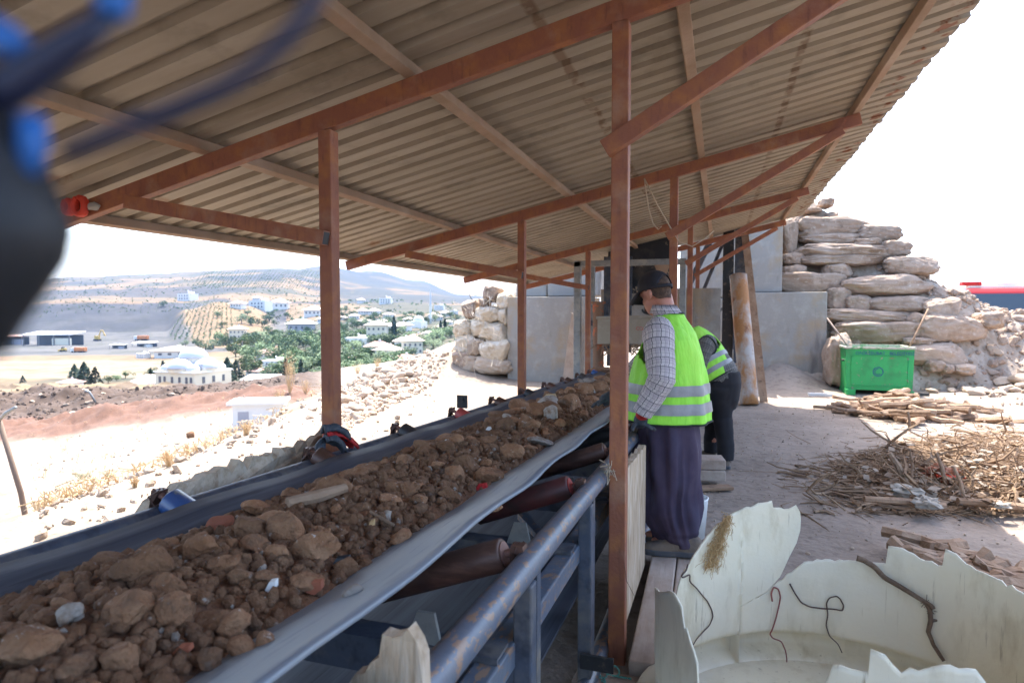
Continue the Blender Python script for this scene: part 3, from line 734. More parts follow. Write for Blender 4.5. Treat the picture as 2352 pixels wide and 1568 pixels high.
def ring(c, ax1, ax2, a, b, n=40, wob=0, ph=0, pw=2.0):
    out = []
    for k in range(n):
        t = 2 * math.pi * k / n; ct, st = math.cos(t), math.sin(t)
        r = (abs(ct) ** pw + abs(st) ** pw) ** (-1 / pw)
        w = 1 + wob * (.6 * fbm((ct * 1.6, st * 1.6, ph), 2) + .5 * fbm((ct * 5, st * 5, ph * .35 + 7), 2))
        out.append(V(c) + V(ax1) * (a * ct * r * w) + V(ax2) * (b * st * r * w))
    return out
def limb(bm, pts, n=20, wob=.03, fold=0, uv=False):
    """tapered sleeve or leg: pts = [(point, radius)], with crease rings"""
    P_ = [V(p) for p, r in pts]; R_ = [r for p, r in pts]; rings = []; prev = None; m = 8
    for i in range(len(P_) - 1):
        for s in range(m if i < len(P_) - 2 else m + 1):
            t = s / m; p = P_[i].lerp(P_[i + 1], t); r = lerp(R_[i], R_[i + 1], sstep(0, 1, t))
            a = P_[max(i - 1, 0)]; d1 = (P_[i + 1] - P_[i]).normalized()
            d0 = (P_[i] - P_[i - 1]).normalized() if i else d1; d2 = (P_[i + 2] - P_[i + 1]).normalized() if i < len(P_) - 2 else d1
            d = (d0 + d1).lerp(d1 * 2, min(1, t * 2)) if t < .5 else (d1 * 2).lerp(d1 + d2, t * 2 - 1); d.normalize()
            if prev is None:
                u = d.cross(V((0, 1, 0)));
                if u.length < .1: u = d.cross(V((1, 0, 0)))
            else: u = prev - d * prev.dot(d)
            u.normalize(); prev = u
            r *= 1 + fold * (.5 + .5 * math.sin((i + t) * 17)) * .6 + fold * fbm((i + t * 2, 3, r * 9), 2)
            rings.append(ring(p, u, d.cross(u), r, r, n, wob, i + t))
    loft(bm, rings, uv=uv)
def shoe(name, heel, toe, w, h, parent):
    heel, toe = V(heel), V(toe); d = (toe - heel); Ln = d.length; d.normalize(); s = d.cross(V((0, 0, 1)))
    prof = [(0, .62, .55), (.06, .86, .95), (.25, .92, 1.0), (.45, .88, .95), (.62, .98, .62), (.80, 1.0, .50), (.93, .82, .40), (1.0, .45, .26)]
    bm = BM(); rings = []
    for t, ww, hh in prof:
        c = heel + d * (t * Ln) + V((0, 0, .025)); rr = []
        for k in range(16):
            a = 2 * math.pi * k / 16; z = max(0, math.sin(a)); rr.append(c + s * (math.cos(a) * w * ww / 2) + V((0, 0, z ** .8 * h * hh)))
        rings.append(rr)
    loft(bm, rings); bmesh.ops.recalc_face_normals(bm, faces=bm.faces); o = obj(name, bm, M['shoe'], parent, smooth=True); o.modifiers.new('s', 'SUBSURF').levels = 1
    bm = BM(); a = []
    for sgn in (1, -1):
        pr = prof if sgn == 1 else list(reversed(prof))
        for t, ww, hh in pr: a.append(heel + d * (t * Ln * 1.02 - .004) + s * (sgn * w * (ww + .06) / 2))
    prism(bm, a, (0, 0, .036)); obj('sole', bm, M['sole'], o, bevel=.008)
    return o
def head_into(bm, c, f, sc=1.0, pitch=0.0):
    """skull, jaw, nose, ears and eye sockets, facing the horizontal direction f"""
    f = V(f).normalized(); l = V((0, 0, 1)).cross(f); Q = Matrix((f, l, V((0, 0, 1)))).transposed() @ Matrix.Rotation(pitch, 3, 'Y')
    E = lambda p, r: ell(bm, V(c) + Q @ (V(p) * sc), [k * sc for k in r], 18, Q)
    E((0, 0, .035), (.098, .077, .098)); E((.03, 0, -.045), (.062, .060, .075)); E((.045, 0, -.088), (.038, .042, .028))
    E((.098, 0, -.02), (.014, .013, .026)); E((.088, 0, .012), (.012, .012, .03)); E((.082, 0, -.062), (.012, .024, .009)); E((.085, .03, .022), (.010, .022, .008)); E((.085, -.03, .022), (.010, .022, .008))
    for s in (1, -1):
        E((-.012, s * .079, -.008), (.018, .008, .034)); E((-.006, s * .077, -.03), (.010, .007, .014)); E((-.02, s * .086, .004), (.012, .007, .026))
    return Q

# --- the standing worker at the rail
F1 = V((-.985, .17, 0)).normalized(); L1 = V((0, 0, 1)).cross(F1)          # facing, his left (towards the camera)
w1 = empty('person', 'worker standing at the rail in lime safety vest, black cap and plaid shirt', 'person', (-.26, 4.08, .125))
HEAD = V((-.388, 4.15, 1.715))
sh = at(1512, 768, 'Y', 3.945); el = at(1520, 870, 'Y', 3.83); wr = at(1478, 944, 'Y', 3.86); hand = at(1468, 964, 'Y', 3.95)
sh2 = V((-.30, 4.33, 1.46)); el2 = V((-.52, 4.42, 1.22)); wr2 = V((-.66, 4.30, 1.06))
bm = BM(); head_into(bm, HEAD, (-.82, .57, 0), 1.05, .30)
limb(bm, [(HEAD + V((.03, 0, -.01)), .068), (V((-.335, 4.15, 1.61)), .069), (V((-.315, 4.17, 1.50)), .075), (V((-.31, 4.17, 1.3)), .13), (V((-.31, 4.16, 1.0)), .14), (V((-.29, 4.14, .90)), .12)])
for a, b, c, h_ in ((sh, el, wr, hand), (sh2, el2, wr2, wr2 + V((-.05, -.02, -.03)))):
    limb(bm, [(V((-.32, 4.17, 1.42)), .06), (a, .055), (b, .05), (c, .035), (h_, .03)])
for s, foot in ((1, V((-.25, 4.06, .2))), (-1, V((-.30, 4.16, .2)))):
    limb(bm, [(V((-.30, 4.13, .95)) + L1 * .06 * s, .09), (foot + V((.0, .02, .35)), .06), (foot, .045)])
    ell(bm, foot + V((-.05, 0, -.02)), (.1, .035, .03))
body = obj('body', bm, M['skin'], w1); baked(body, [('REMESH', dict(mode='VOXEL', voxel_size=.0085)), ('SMOOTH', dict(factor=.5, iterations=3))])
# hair and cap
def capped(parent, c, f, pitch, sc=1.0):
    f = V(f).normalized(); l = V((0, 0, 1)).cross(f); Q = Matrix((f, l, V((0, 0, 1)))).transposed() @ Matrix.Rotation(pitch, 3, 'Y')
    T = lambda p: V(c) + Q @ (V(p) * sc)
    bm = BM(); nu, nv = 40, 14       # hair: shell over the back and sides, cut above the ears and at the nape
    def hp(i, j):
        a = 2 * math.pi * i / (nu - 1); zl = -.055 if math.cos(a) < -.35 else (-.005 if abs(math.cos(a)) <= .35 else .045)
        zl = lerp(-.048, .03, sstep(-.75, .25, math.cos(a))); z = lerp(.10, zl, j / (nv - 1)); k = math.sqrt(max(0, 1 - ((z - .035) / .104) ** 2)) if z > .0 else .94 - .10 * (-z / .06)
        k = max(k, .25); return T((.1025 * k * math.cos(a), .0815 * k * math.sin(a), z))
    grid(bm, hp, nu, nv); bmesh.ops.recalc_face_normals(bm, faces=bm.faces); obj('hair', bm, M['hair'], parent, smooth=True)
    bm = BM(); nu, nv = 48, 16; vs = []
    def cp(i, j):
        a = 2 * math.pi * i / nu; z = lerp(.142, .022, (j / (nv - 1)) ** 1.15); k = max(.02, 1 - (max(0, z - .022) / .121) ** 2.5) ** .5 if z < .1415 else .05
        k *= 1 + .015 * math.cos(6 * a) * (j / nv)
        return T((.110 * k * math.cos(a) - .002, .089 * k * math.sin(a), z + .012 * math.cos(a) * (j / nv)))
    gv = [[bm.verts.new(cp(i, j)) for j in range(nv)] for i in range(nu)]
    for i in range(nu):
        a = 2 * math.pi * (i + .5) / nu
        for j in range(nv - 1):
            z = lerp(.142, .022, ((j + .5) / (nv - 1)) ** 1.15)
            if math.cos(a) < -.72 and .038 < z < .092 - .05 * (math.acos(-math.cos(a)) / .77) ** 2 * .9: continue    # the opening above the strap
            bm.faces.new((gv[i][j], gv[(i + 1) % nu][j], gv[(i + 1) % nu][j + 1], gv[i][j + 1]))
    tp = bm.verts.new(T((-.002, 0, .1435)))
    for i in range(nu): bm.faces.new((gv[(i + 1) % nu][0], gv[i][0], tp))
    o = obj('cap', bm, M['cap'], parent, smooth=True); sm = o.modifiers.new('t', 'SOLIDIFY'); sm.thickness = .004; sm.offset = 0
    bm = BM()
    def bp(i, j):
        a = lerp(-1.15, 1.15, i / 14); r = j / 6; base_ = V((.108 * math.cos(a), .087 * math.sin(a), .034 + .004 * math.cos(a)))
        return T(base_ + V((.085 * r * math.cos(a * .55), .012 * r * math.sin(a), -.030 * r * r - .012 * r - .03 * (a / 1.15) ** 2 * r)))
    grid(bm, bp, 15, 7); b = obj('brim', bm, M['cap'], o, smooth=True); sm = b.modifiers.new('t', 'SOLIDIFY'); sm.thickness = .004
    bm = BM(); ell(bm, T((0, 0, .1445)), (.008, .008, .005), 10); obj('cap_button', bm, M['cap'], o)
capped(w1, HEAD, (-.82, .57, 0), .30, 1.06)
# shirt: torso + collar + sleeves
bm = BM(); limb(bm, [(sh + V((-.0, .07, .045)), .075), (sh, .094), (sh.lerp(el, .55), .083), (el, .078), (el.lerp(wr, .5), .070), (wr, .058)], 26, .05, .06, uv=True)
slv = obj('shirt', bm, M['plaid'], w1, smooth=True)
bm = BM(); limb(bm, [(sh2 + V((.05, -.05, .03)), .08), (sh2, .095), (el2, .078), (wr2, .056)], 22, .05, .05, uv=True); obj('sleeve', bm, M['plaid'], slv, smooth=True)
bm = BM(); loft(bm, [ring((-.312, 4.15, 1.30), L1, F1, .2, .15, 40), ring((-.308, 4.15, 1.5), L1, F1, .16, .10, 40), ring((-.318, 4.15, 1.575), L1, F1, .092, .085, 40), ring((-.332, 4.15, 1.612), L1, F1, .082, .084, 40), ring((-.345, 4.15, 1.648), L1, F1, .078, .082, 40), ring((-.336, 4.15, 1.62), L1, F1, .088, .092, 40), ring((-.325, 4.15, 1.595), L1, F1, .10, .102, 40)], uv=True, cap1=False)
obj('collar', bm, M['plaid'], slv, smooth=True)
bm = BM(); d = (wr - el).normalized(); limb(bm, [(wr - d * .05, .062), (wr + d * .012, .060)], 24, .02, 0, uv=True); obj('cuff', bm, M['plaid'], slv, smooth=True)
# vest
VR = [(.925, -.316, .262, .258, .05), (.99, -.317, .258, .254, .045), (1.06, -.318, .252, .248, .04), (1.14, -.318, .247, .240, .035), (1.23, -.316, .240, .226, .03), (1.32, -.310, .232, .206, .025), (1.40, -.304, .222, .180, .02), (1.46, -.298, .210, .152, .015), (1.515, -.298, .184, .122, .01), (1.56, -.303, .140, .098, .005), (1.597, -.312, .100, .090, 0)]
def vest_rings(rs, grow=0, z0=None, z1=None, n=72):
    out = []
    for z, x, a, b, w in rs: 
        rg = ring((x, 4.17, z), L1, F1, a + grow, b + grow, n, w * 2.0, 2.0 + z * .45); c = V((x, 4.17, z)); lo = sstep(1.5, 1.1, z)
        for k, p in enumerate(rg):
            t = 2 * math.pi * k / n; p += (p - c).normalized() * (.0075 * lo * math.sin(9 * t + 2.2 * math.sin(z * 4.5) + 1) + .006 * math.sin(z * 26 + 4 * math.sin(t * 2)) * sstep(.9, 1.2, z) * lo + .006 * fbm((math.cos(t) * 4, math.sin(t) * 4, z * 9), 3))
        out.append(rg)
    return out
def vest_at(z):
    for u, v_ in zip(VR, VR[1:]):
        if u[0] <= z <= v_[0]:
            t = (z - u[0]) / (v_[0] - u[0]); return tuple(lerp(p_, q_, t) for p_, q_ in zip(u, v_))
AH = sh + V((.0, -.04, -.02))                                              # armhole centre
def in_hole(p):
    r = p - V(sh) - V((-.012, 0, -.055)); t = r.dot(V((.955, .297, 0))); return (t / .100) ** 2 + (r.z / .150) ** 2 < 1 and (p - V((-.31, 4.17, p.z))).dot(L1) > 0
bm = BM(); vs = loft(bm, vest_rings([vest_at(lerp(.925, 1.597, k / 44)) for k in range(45)]), False, False)
kill = [f for f in bm.faces if in_hole(f.calc_center_median())]
edge = []
bmesh.ops.delete(bm, geom=kill, context='FACES')
vest = obj('vest', bm, M['vest'], w1, smooth=True); sm = vest.modifiers.new('t', 'SOLIDIFY'); sm.thickness = .004; sm.offset = 1
for z0, z1 in ((1.098, 1.163), (.985, 1.052)):
    bm = BM(); loft(bm, vest_rings([vest_at(lerp(z0, z1, k / 6)) for k in range(7)], .0055), False, False)
    bmesh.ops.delete(bm, geom=[f for f in bm.faces if in_hole(f.calc_center_median())], context='FACES')
    b = obj('reflective_band', bm, M['band'], vest, smooth=True)
bm = BM(); tube(bm, vest_rings([vest_at(.9255)], .003)[0] + [vest_rings([vest_at(.9255)], .003)[0][0]], .006, 6); obj('hem_binding', bm, M['binding'], vest)
bm = BM(); hp_ = []
for k in range(33):
    t = 2 * math.pi * k / 32; q0 = V(sh) + V((-.012, 0, -.055)) + V((.955, .297, 0)) * (.100 * math.cos(t)) + V((0, 0, .150 * math.sin(t)))
    z = min(1.59, max(.93, q0.z)); zz, x, a, b, w = vest_at(z); r = q0 - V((x, 4.17, q0.z)); u = r.dot(F1) / (b + .004); u = max(-.97, min(.97, u))
    hp_.append(V((x, 4.17, z)) + F1 * (u * (b + .004)) + L1 * ((a + .004) * math.sqrt(1 - u * u)))
tube(bm, hp_, .0065, 6); obj('armhole_binding', bm, M['binding'], vest)
bm = BM(); nr = ring((-.3125, 4.17, 1.597), L1, F1, .102, .096, 40); tube(bm, nr + [nr[0]], .006, 6); obj('neck_binding', bm, M['binding'], vest)
# trousers (wide, falling in folds)
bm = BM()
TR = [(1.0, -.295, .165, .15, .02), (.91, -.295, .178, .168, .04), (.75, -.295, .195, .184, .09), (.6, -.292, .19, .184, .13), (.48, -.290, .18, .182, .15), (.38, -.280, .17, .172, .16), (.30, -.262, .15, .152, .15), (.24, -.246, .13, .134, .12), (.195, -.225, .105, .115, .09), (.178, -.222, .10, .108, .06)]
rr = []
for u, v_ in zip(TR, TR[1:]):
    for k in range(6):
        z, x, a, b, w = (lerp(p_, q_, k / 6) for p_, q_ in zip(u, v_)); yy = 4.12 - .08 * (1 - z)
        bulge = 1 + .035 * math.sin(z * 95) * sstep(.32, .20, z); rr.append(ring((x, yy, z), L1, F1, a * bulge, b * bulge, 72, w * 2.0, 5 + z * 1.1))

for rg in rr:
    c = sum(rg, V((0, 0, 0))) / len(rg); z = c.z
    for k, p in enumerate(rg):
        t = 2 * math.pi * k / len(rg)
        p += (p - c).normalized() * (.011 * math.sin(8 * t + 2 * math.sin(z * 5)) * sstep(.2, .5, z) + .012 * math.sin(3 * t + 16 * z) * sstep(.75, .35, z) + .010 * math.sin(z * 60 + 3 * math.sin(2 * t)) * sstep(.34, .2, z) + .012 * fbm((math.cos(t) * 2.5, math.sin(t) * 2.5, z * 6), 3))
loft(bm, rr); tr = obj('trousers', bm, M['trousers'], w1, smooth=True)
bm = BM(); limb(bm, [(V((-.33, 4.19, .6)), .12), (V((-.32, 4.19, .35)), .115), (V((-.31, 4.185, .165)), .095)], 24, .08, .08); obj('trouser_leg', bm, M['trousers'], tr, smooth=True)
shoe('shoe', (-.08, 4.015, .127), (-.435, 3.965, .127), .11, .105, w1); shoe('shoe', (-.14, 4.19, .127), (-.44, 4.17, .127), .10, .09, w1)
# gloves: palm and five fingers laid over the rail
def glove(parent, wrist, palm, dirs, red):
    wrist, palm = V(wrist), V(palm); d = (palm - wrist).normalized(); bm = BM()
    limb(bm, [(wrist - d * .03, .040), (wrist + d * .02, .038)], 18, .02); g = obj('glove', bm, M[red], parent, smooth=True)
    bm = BM(); limb(bm, [(wrist + d * .01, .036), (palm - d * .005, .043), (palm + d * .035, .036)], 18, .02)
    for off, b1, b2, b3, r in dirs:
        a = palm + V(off); tube(bm, [a, a + V(b1), a + V(b1) + V(b2), a + V(b1) + V(b2) + V(b3)], [r, r * 1.02, r * .95, r * .7], 10)
    h = obj('palm', bm, M['glove'], g); baked(h, [('REMESH', dict(mode='VOXEL', voxel_size=.004)), ('SMOOTH', dict(factor=.5, iterations=2))])
pal = hand + V((.012, -.02, -.002))
glove(w1, wr + (hand - wr) * .25, pal, [((.0, -.030, -.012), (.032, -.012, -.004), (.026, -.006, -.012), (.016, .0, -.014), .0115), ((.012, -.012, -.016), (.036, -.006, -.006), (.028, -.004, -.014), (.016, .0, -.014), .012), ((.014, .008, -.016), (.034, .0, -.008), (.026, .0, -.016), (.014, .0, -.016), .012), ((.008, .026, -.014), (.028, .006, -.010), (.020, .004, -.016), (.012, .0, -.012), .0105), ((-.022, -.026, -.01), (-.012, -.026, -.010), (-.004, -.02, -.016), (.0, -.012, -.014), .013)], 'redglove')
glove(w1, wr2, wr2 + V((-.06, -.02, -.04)), [((-.03, .025 - .018 * k, -.01), (-.03, 0, -.012), (-.022, 0, -.018), (-.012, 0, -.014), .0115) for k in range(4)] + [((0, -.04, 0), (-.02, -.025, -.01), (-.016, -.012, -.012), (-.01, -.004, -.01), .013)], 'redglove')

# --- the bending worker behind him
F2 = V((-.96, .28, 0)).normalized(); L2 = V((0, 0, 1)).cross(F2)
w2 = empty('person', 'second worker bending over the belt in lime vest and black trousers', 'person', (.0, 7.0, 0))
hip = V((.035, 7.0, .93)); neck = V((-.285, 7.06, 1.395)); ax = (neck - hip).normalized(); nrm = L2.cross(ax).normalized()
H2 = V((-.42, 7.09, 1.43)); s2 = at(1621, 792, 'Y', 6.86); e2 = at(1609, 842, 'Y', 6.83); h2 = V((-.42, 6.9, .98))
s3 = s2 + V((.02, .38, .0)); e3 = V((-.30, 7.25, 1.12)); h3 = V((-.5, 7.2, .98))
ft = [(V((.115, 6.93, 0)), V((-.16, 6.91, 0)), V((.07, 6.95, .12))), (V((-.02, 7.32, 0)), V((-.29, 7.28, 0)), V((-.07, 7.28, .12)))]
bm = BM(); head_into(bm, H2, (-.9, .2, 0), 1.0, .7); limb(bm, [(H2, .065), (neck, .07), (neck.lerp(hip, .4), .13), (hip, .14)])
for a, b, c in ((s2, e2, h2), (s3, e3, h3)): limb(bm, [(neck.lerp(hip, .12), .08), (a, .06), (b, .05), (c, .035)]); ell(bm, c + V((-.05, 0, -.02)), (.05, .04, .02))
for k, (he, to, an) in enumerate(ft): limb(bm, [(hip + L2 * (.09 if k == 0 else -.09), .1), ((hip + an) / 2 + F2 * .03, .07), (an, .05)])
b2 = obj('body', bm, M['skin'], w2); baked(b2, [('REMESH', dict(mode='VOXEL', voxel_size=.012)), ('SMOOTH', dict(factor=.5, iterations=3))])
capped(w2, H2, (-.9, .2, 0), .7)
V2 = [(.03, .20, .185), (.12, .222, .20), (.28, .23, .185), (.42, .225, .165), (.52, .19, .13), (.585, .12, .095)]
def v2r(t, grow=0, n=56):
    for u, v_ in zip(V2, V2[1:]):
        if u[0] <= t <= v_[0] + 1e-6:
            k = (t - u[0]) / (v_[0] - u[0]); a, b = lerp(u[1], v_[1], k), lerp(u[2], v_[2], k)
            sag_ = V((-.02, 0, -.035)) * (1 - sstep(.05, .4, t))
            return ring(hip + ax * t + sag_, L2, nrm, a + grow, b + grow, n, .05, 3 + t)
hole2 = lambda p: (((p - V(s2)).dot(ax) + .02) / .10) ** 2 + (((p - V(s2)).dot(nrm) + .01) / .085) ** 2 < 1 and (p - hip).dot(L2) > 0
bm = BM(); loft(bm, [v2r(lerp(.03, .585, k / 30)) for k in range(31)], False, False); bmesh.ops.delete(bm, geom=[f for f in bm.faces if hole2(f.calc_center_median())], context='FACES')
vv = obj('vest', bm, M['vest'], w2, smooth=True); sm = vv.modifiers.new('t', 'SOLIDIFY'); sm.thickness = .004; sm.offset = 1
for a, b in ((.10, .145), (.195, .24)):
    bm = BM(); loft(bm, [v2r(lerp(a, b, k / 3), .006) for k in range(4)], False, False); obj('reflective_band', bm, M['band'], vv, smooth=True)
bm = BM(); r_ = v2r(.0305, .003); tube(bm, r_ + [r_[0]], .007, 6); obj('hem_binding', bm, M['binding'], vv)
bm = BM(); tube(bm, [s2 + ax * (-.02 + .10 * math.cos(2 * math.pi * k / 24)) + nrm * (-.01 + .085 * math.sin(2 * math.pi * k / 24)) + L2 * .012 for k in range(25)], .008, 6); obj('armhole_binding', bm, M['binding'], vv)
bm = BM(); limb(bm, [(s2 + V((.03, .08, .03)), .08), (s2, .088), (e2, .068), (h2, .05)], 22, .05, .07, uv=True); s_ = obj('shirt', bm, M['dplaid'], w2, smooth=True)
bm = BM(); limb(bm, [(s3, .085), (e3, .068), (h3, .05)], 20, .05, .07, uv=True); obj('sleeve', bm, M['dplaid'], s_, smooth=True)
bm = BM(); loft(bm, [ring(hip + ax * -.03 + V((.0, 0, -.02)), L2, nrm, .185, .165, 40, .06, 1), ring(hip + ax * .06, L2, nrm, .195, .175, 40, .05, 2), ring(hip + ax * .2, L2, nrm, .21, .17, 40, .05, 3), ring(hip + ax * .55, L2, nrm, .15, .10, 40, 0, 3)], uv=True); obj('shirt_back', bm, M['dplaid'], s_, smooth=True)
bm = BM(); loft(bm, [ring(hip + V((.0, 0, .07)), L2, F2, .17, .165, 36, .05, 1), ring(hip + V((.005, 0, -.05)), L2, F2, .195, .175, 36, .06, 2), ring(hip + V((-.005, .02, -.22)), L2, F2, .19, .165, 36, .08, 3), ring(hip + V((-.01, .05, -.33)), L2, F2, .16, .14, 36, .08, 3)])
for k, (he, to, an) in enumerate(ft): limb(bm, [(hip + L2 * (.085 if k == 0 else -.085) + V((0, 0, -.08)), .122), ((hip + an) / 2 + F2 * .02, .098), (an + V((0, 0, .12)), .082), (an + V((0, 0, -.035)), .082)], 24, .07, .07)
tt = obj('trousers', bm, M['dtrousers'], w2); baked(tt, [('REMESH', dict(mode='VOXEL', voxel_size=.013)), ('SMOOTH', dict(factor=.4, iterations=2))])
for he, to, an in ft: shoe('shoe', he, to, .10, .09, w2)
for c, h in ((h2, 0), (h3, 1)): glove(w2, c, c + V((-.06, 0, -.03)), [((-.03, .027 - .018 * k, -.01), (-.03, 0, -.014), (-.02, 0, -.02), (-.01, 0, -.014), .0115) for k in range(4)] + [((0, -.04, 0), (-.02, -.02, -.01), (-.016, -.01, -.012), (-.01, 0, -.01), .013)], 'redglove')

# ------------------------------------------------------------------ feeder at the far end of the belt
fd = empty('steel_feeder', 'steel feeder with grey frame, hanging turnbuckles and rubber-skirted chute over belt end', 'feeder', (-1.5, 11.0, 0))
YF = 11.0
def fbeam(name, pts, w, h, m, up=(0, 1, 0), par=None, bev=.006):
    bm = BM()
    for a, b in pts: beam(bm, a, b, w, h, up)
    return obj(name, bm, M[m], par or fd, bevel=bev)
fbeam('frame_leg', [((-2.36, YF, 0), (-2.36, YF, 2.48))], .12, .10, 'galv'); fbeam('frame_leg', [((-2.12, YF + .05, 0), (-2.12, YF + .05, 2.40))], .10, .08, 'galv')
fbeam('frame_leg', [((-.60, YF, 0), (-.60, YF, 2.42))], .10, .10, 'galv')
fbeam('frame_head', [((-2.42, YF, 2.44), (-.54, YF, 2.44))], .10, .10, 'galv', (0, 0, 1))
fbeam('leg_clip', [((-2.2, YF - .02, 1.42), (-2.05, YF - .02, 1.42))], .05, .09, 'darkpaint', (0, 0, 1))
for x in (-1.62, -.93):
    bm = BM(); prism(bm, [(x - .13, YF - .04, 2.39), (x + .13, YF - .04, 2.39), (x + .05, YF - .04, 2.20), (x - .05, YF - .04, 2.20)], (0, .02, 0)); lug = obj('lug_plate', bm, M['purlin'], fd)
for x, dz in ((-1.66, 0), (-1.55, -.1)):
    bm = BM(); z = 2.22
    tube(bm, [(x, YF - .05, z), (x, YF - .05, z - .26 + dz)], .016, 8); tube(bm, [(x, YF - .05, 1.36 + dz * .5), (x, YF - .05, 1.62 + dz * .5)], .014, 8)
    for s in (-1, 1): beam(bm, (x + .028 * s, YF - .05, z - .25 + dz), (x + .028 * s, YF - .05, z - .62 + dz), .014, .03, (0, 1, 0))
    box(bm, (x, YF - .05, z - .26 + dz), (.075, .045, .05)); box(bm, (x, YF - .05, z - .63 + dz), (.075, .045, .05))
    for k in range(4):
        c = V((x, YF - .05, 1.36 + dz * .5 - .06 * k)); a = V((1, 0, 0)) if k % 2 else V((0, 1, 0))
        tube(bm, [c + a * (.022 * math.cos(t)) + V((0, 0, .04 * math.sin(t))) for t in [math.pi * i / 5 for i in range(11)]], .008, 6)
    obj('turnbuckle', bm, M['purlin'], fd, bevel=.003)
# chute box with lettering, hanging rags below
bm = BM(); prism(bm, [(-1.93, 10.55, 1.53), (-.75, 10.55, 1.56), (-.75, 10.55, 1.10), (-1.93, 10.55, 1.08)], (0, .5, 0)); beam(bm, (-1.95, 10.53, 1.515), (-.73, 10.53, 1.545), .03, .05)
ch = obj('chute', bm, mat('dusty_chute', (.32, .275, .21), .85, 0, [((.24, .18, .12), 3, .5, .75, 5), ((.40, .36, .30), 6, .5, .75, 3)]), fd, bevel=.012)
def text(name, body, loc, size, m, parent, rot=(math.pi / 2, 0, 0), ext=.002):
    c = bpy.data.curves.new(name, 'FONT'); c.body = body; c.size = size; c.extrude = ext; c.align_x = 'LEFT'; c.materials.append(M[m])
    t = bpy.data.objects.new(name, c); COL.objects.link(t); me = bpy.data.meshes.new_from_object(t.evaluated_get(bpy.context.evaluated_depsgraph_get())); bpy.data.objects.remove(t)
    o = bpy.data.objects.new(name, me); COL.objects.link(o); o.parent = parent; o.location = V(loc) - wloc(parent); o.rotation_euler = rot; return o
text('lettering', 'II', (-1.69, 10.546, 1.30), .075, 'truckred', ch); text('lettering', 'COATT', (-1.30, 10.546, 1.32), .075, 'truckred', ch)
bm = BM()
for k in range(60):
    x = rnd.uniform(-1.9, -.8); a = V((x, 10.62, 1.1)); tube(bm, [a, a + V((rnd.uniform(-.1, .1), rnd.uniform(-.1, .05), rnd.uniform(-.10, -.02))), a + V((rnd.uniform(-.2, .2), rnd.uniform(-.1, .05), rnd.uniform(-.22, -.06)))], rnd.uniform(.004, .012), 5)
obj('rag_fringe', bm, M['stick'], fd)
# dark spattered plates, columns and pipes behind
pl_ = mat('mud_spattered_plate', (.018, .02, .026), .5, 0, [((.42, .32, .22), 5.5, .64, .68, 3), ((.10, .085, .07), 2, .5, .75, 4)])
bm = BM(); box(bm, (-1.35, 11.7, 2.62), (1.2, .04, 1.35)); obj('spattered_plate', bm, pl_, fd, bevel=.005)
bm = BM(); box(bm, (-1.75, 11.55, 1.75), (.5, .05, 1.7)); obj('dark_panel', bm, M['darkpaint'], fd, bevel=.005)
bm = BM(); box(bm, (-1.1, 12.4, 1.5), (2.2, .05, 1.1)); obj('back_panel', bm, M['concrete'], fd)
bm = BM(); tube(bm, [(-1.98, 10.95, 0), (-1.99, 10.95, 1.75)], .095, 18); tube(bm, [(-1.99, 10.95, 1.75), (-1.99, 10.95, 1.79)], [.13, .13], 18); obj('orange_pipe', bm, M['orangepipe'], fd, smooth=False)
bm = BM(); tube(bm, [(-1.80, 10.9, .7), (-1.77, 10.9, 1.9)], .035, 10); obj('dark_hose', bm, M['darkpaint'], fd, smooth=True)
for x in (-1.2, -1.0):
    bm = BM(); tube(bm, [(x, 11.2, 1.6), (x, 11.2, 2.05)], .045, 10); obj('ram', bm, M['brownroller'], fd, smooth=True)
    bm = BM(); tube(bm, [(x + .05, 11.1, 1.55), (x + .05, 11.1, 1.75)], .03, 10); obj('ram_rod', bm, M['galv'], fd, smooth=True)
bm = BM(); tube(bm, [(-1.14 + .12 * math.cos(math.pi + math.pi * k / 8), 11.05, 1.66 + .08 * math.sin(math.pi + math.pi * k / 8)) for k in range(9)], .018, 8); obj('rubber_hose', bm, M['black'], fd, smooth=True)
for x, w, m_ in ((.13, .20, 'black'), (.37, .24, 'darkpaint')): fbeam('black_column', [((x, 13.2, 0), (x, 13.2, 3.2))], w, .14, m_)
fbeam('angle_bracket', [((.28, 13.1, 2.0), (.28, 13.1, .9))], .10, .09, 'darkpaint'); fbeam('shelf_plate', [((.15, 13.05, 2.02), (.42, 13.05, 2.02))], .12, .015, 'purlin', (0, 0, 1)); fbeam('shelf_plate', [((.15, 13.05, .62), (.46, 13.05, .62))], .12, .02, 'purlin', (0, 0, 1))
for a, b, w in (((-.45, 13.6, 1.75), (.15, 13.6, 3.3), .07), ((-.5, 13.6, 1.15), (.2, 13.6, 1.85), .05), ((-.55, 13.6, 1.05), (.2, 13.6, 1.0), .05), ((-.6, 13.65, 2.2), (-.1, 13.65, 3.3), .12)): fbeam('brace_bar', [(a, b)], w, w, 'bluepaint' if w > .1 else 'darkpaint')
fbeam('side_bin', [((.18, 12.2, .1), (.18, 12.2, .62))], .34, .3, 'darkpaint')
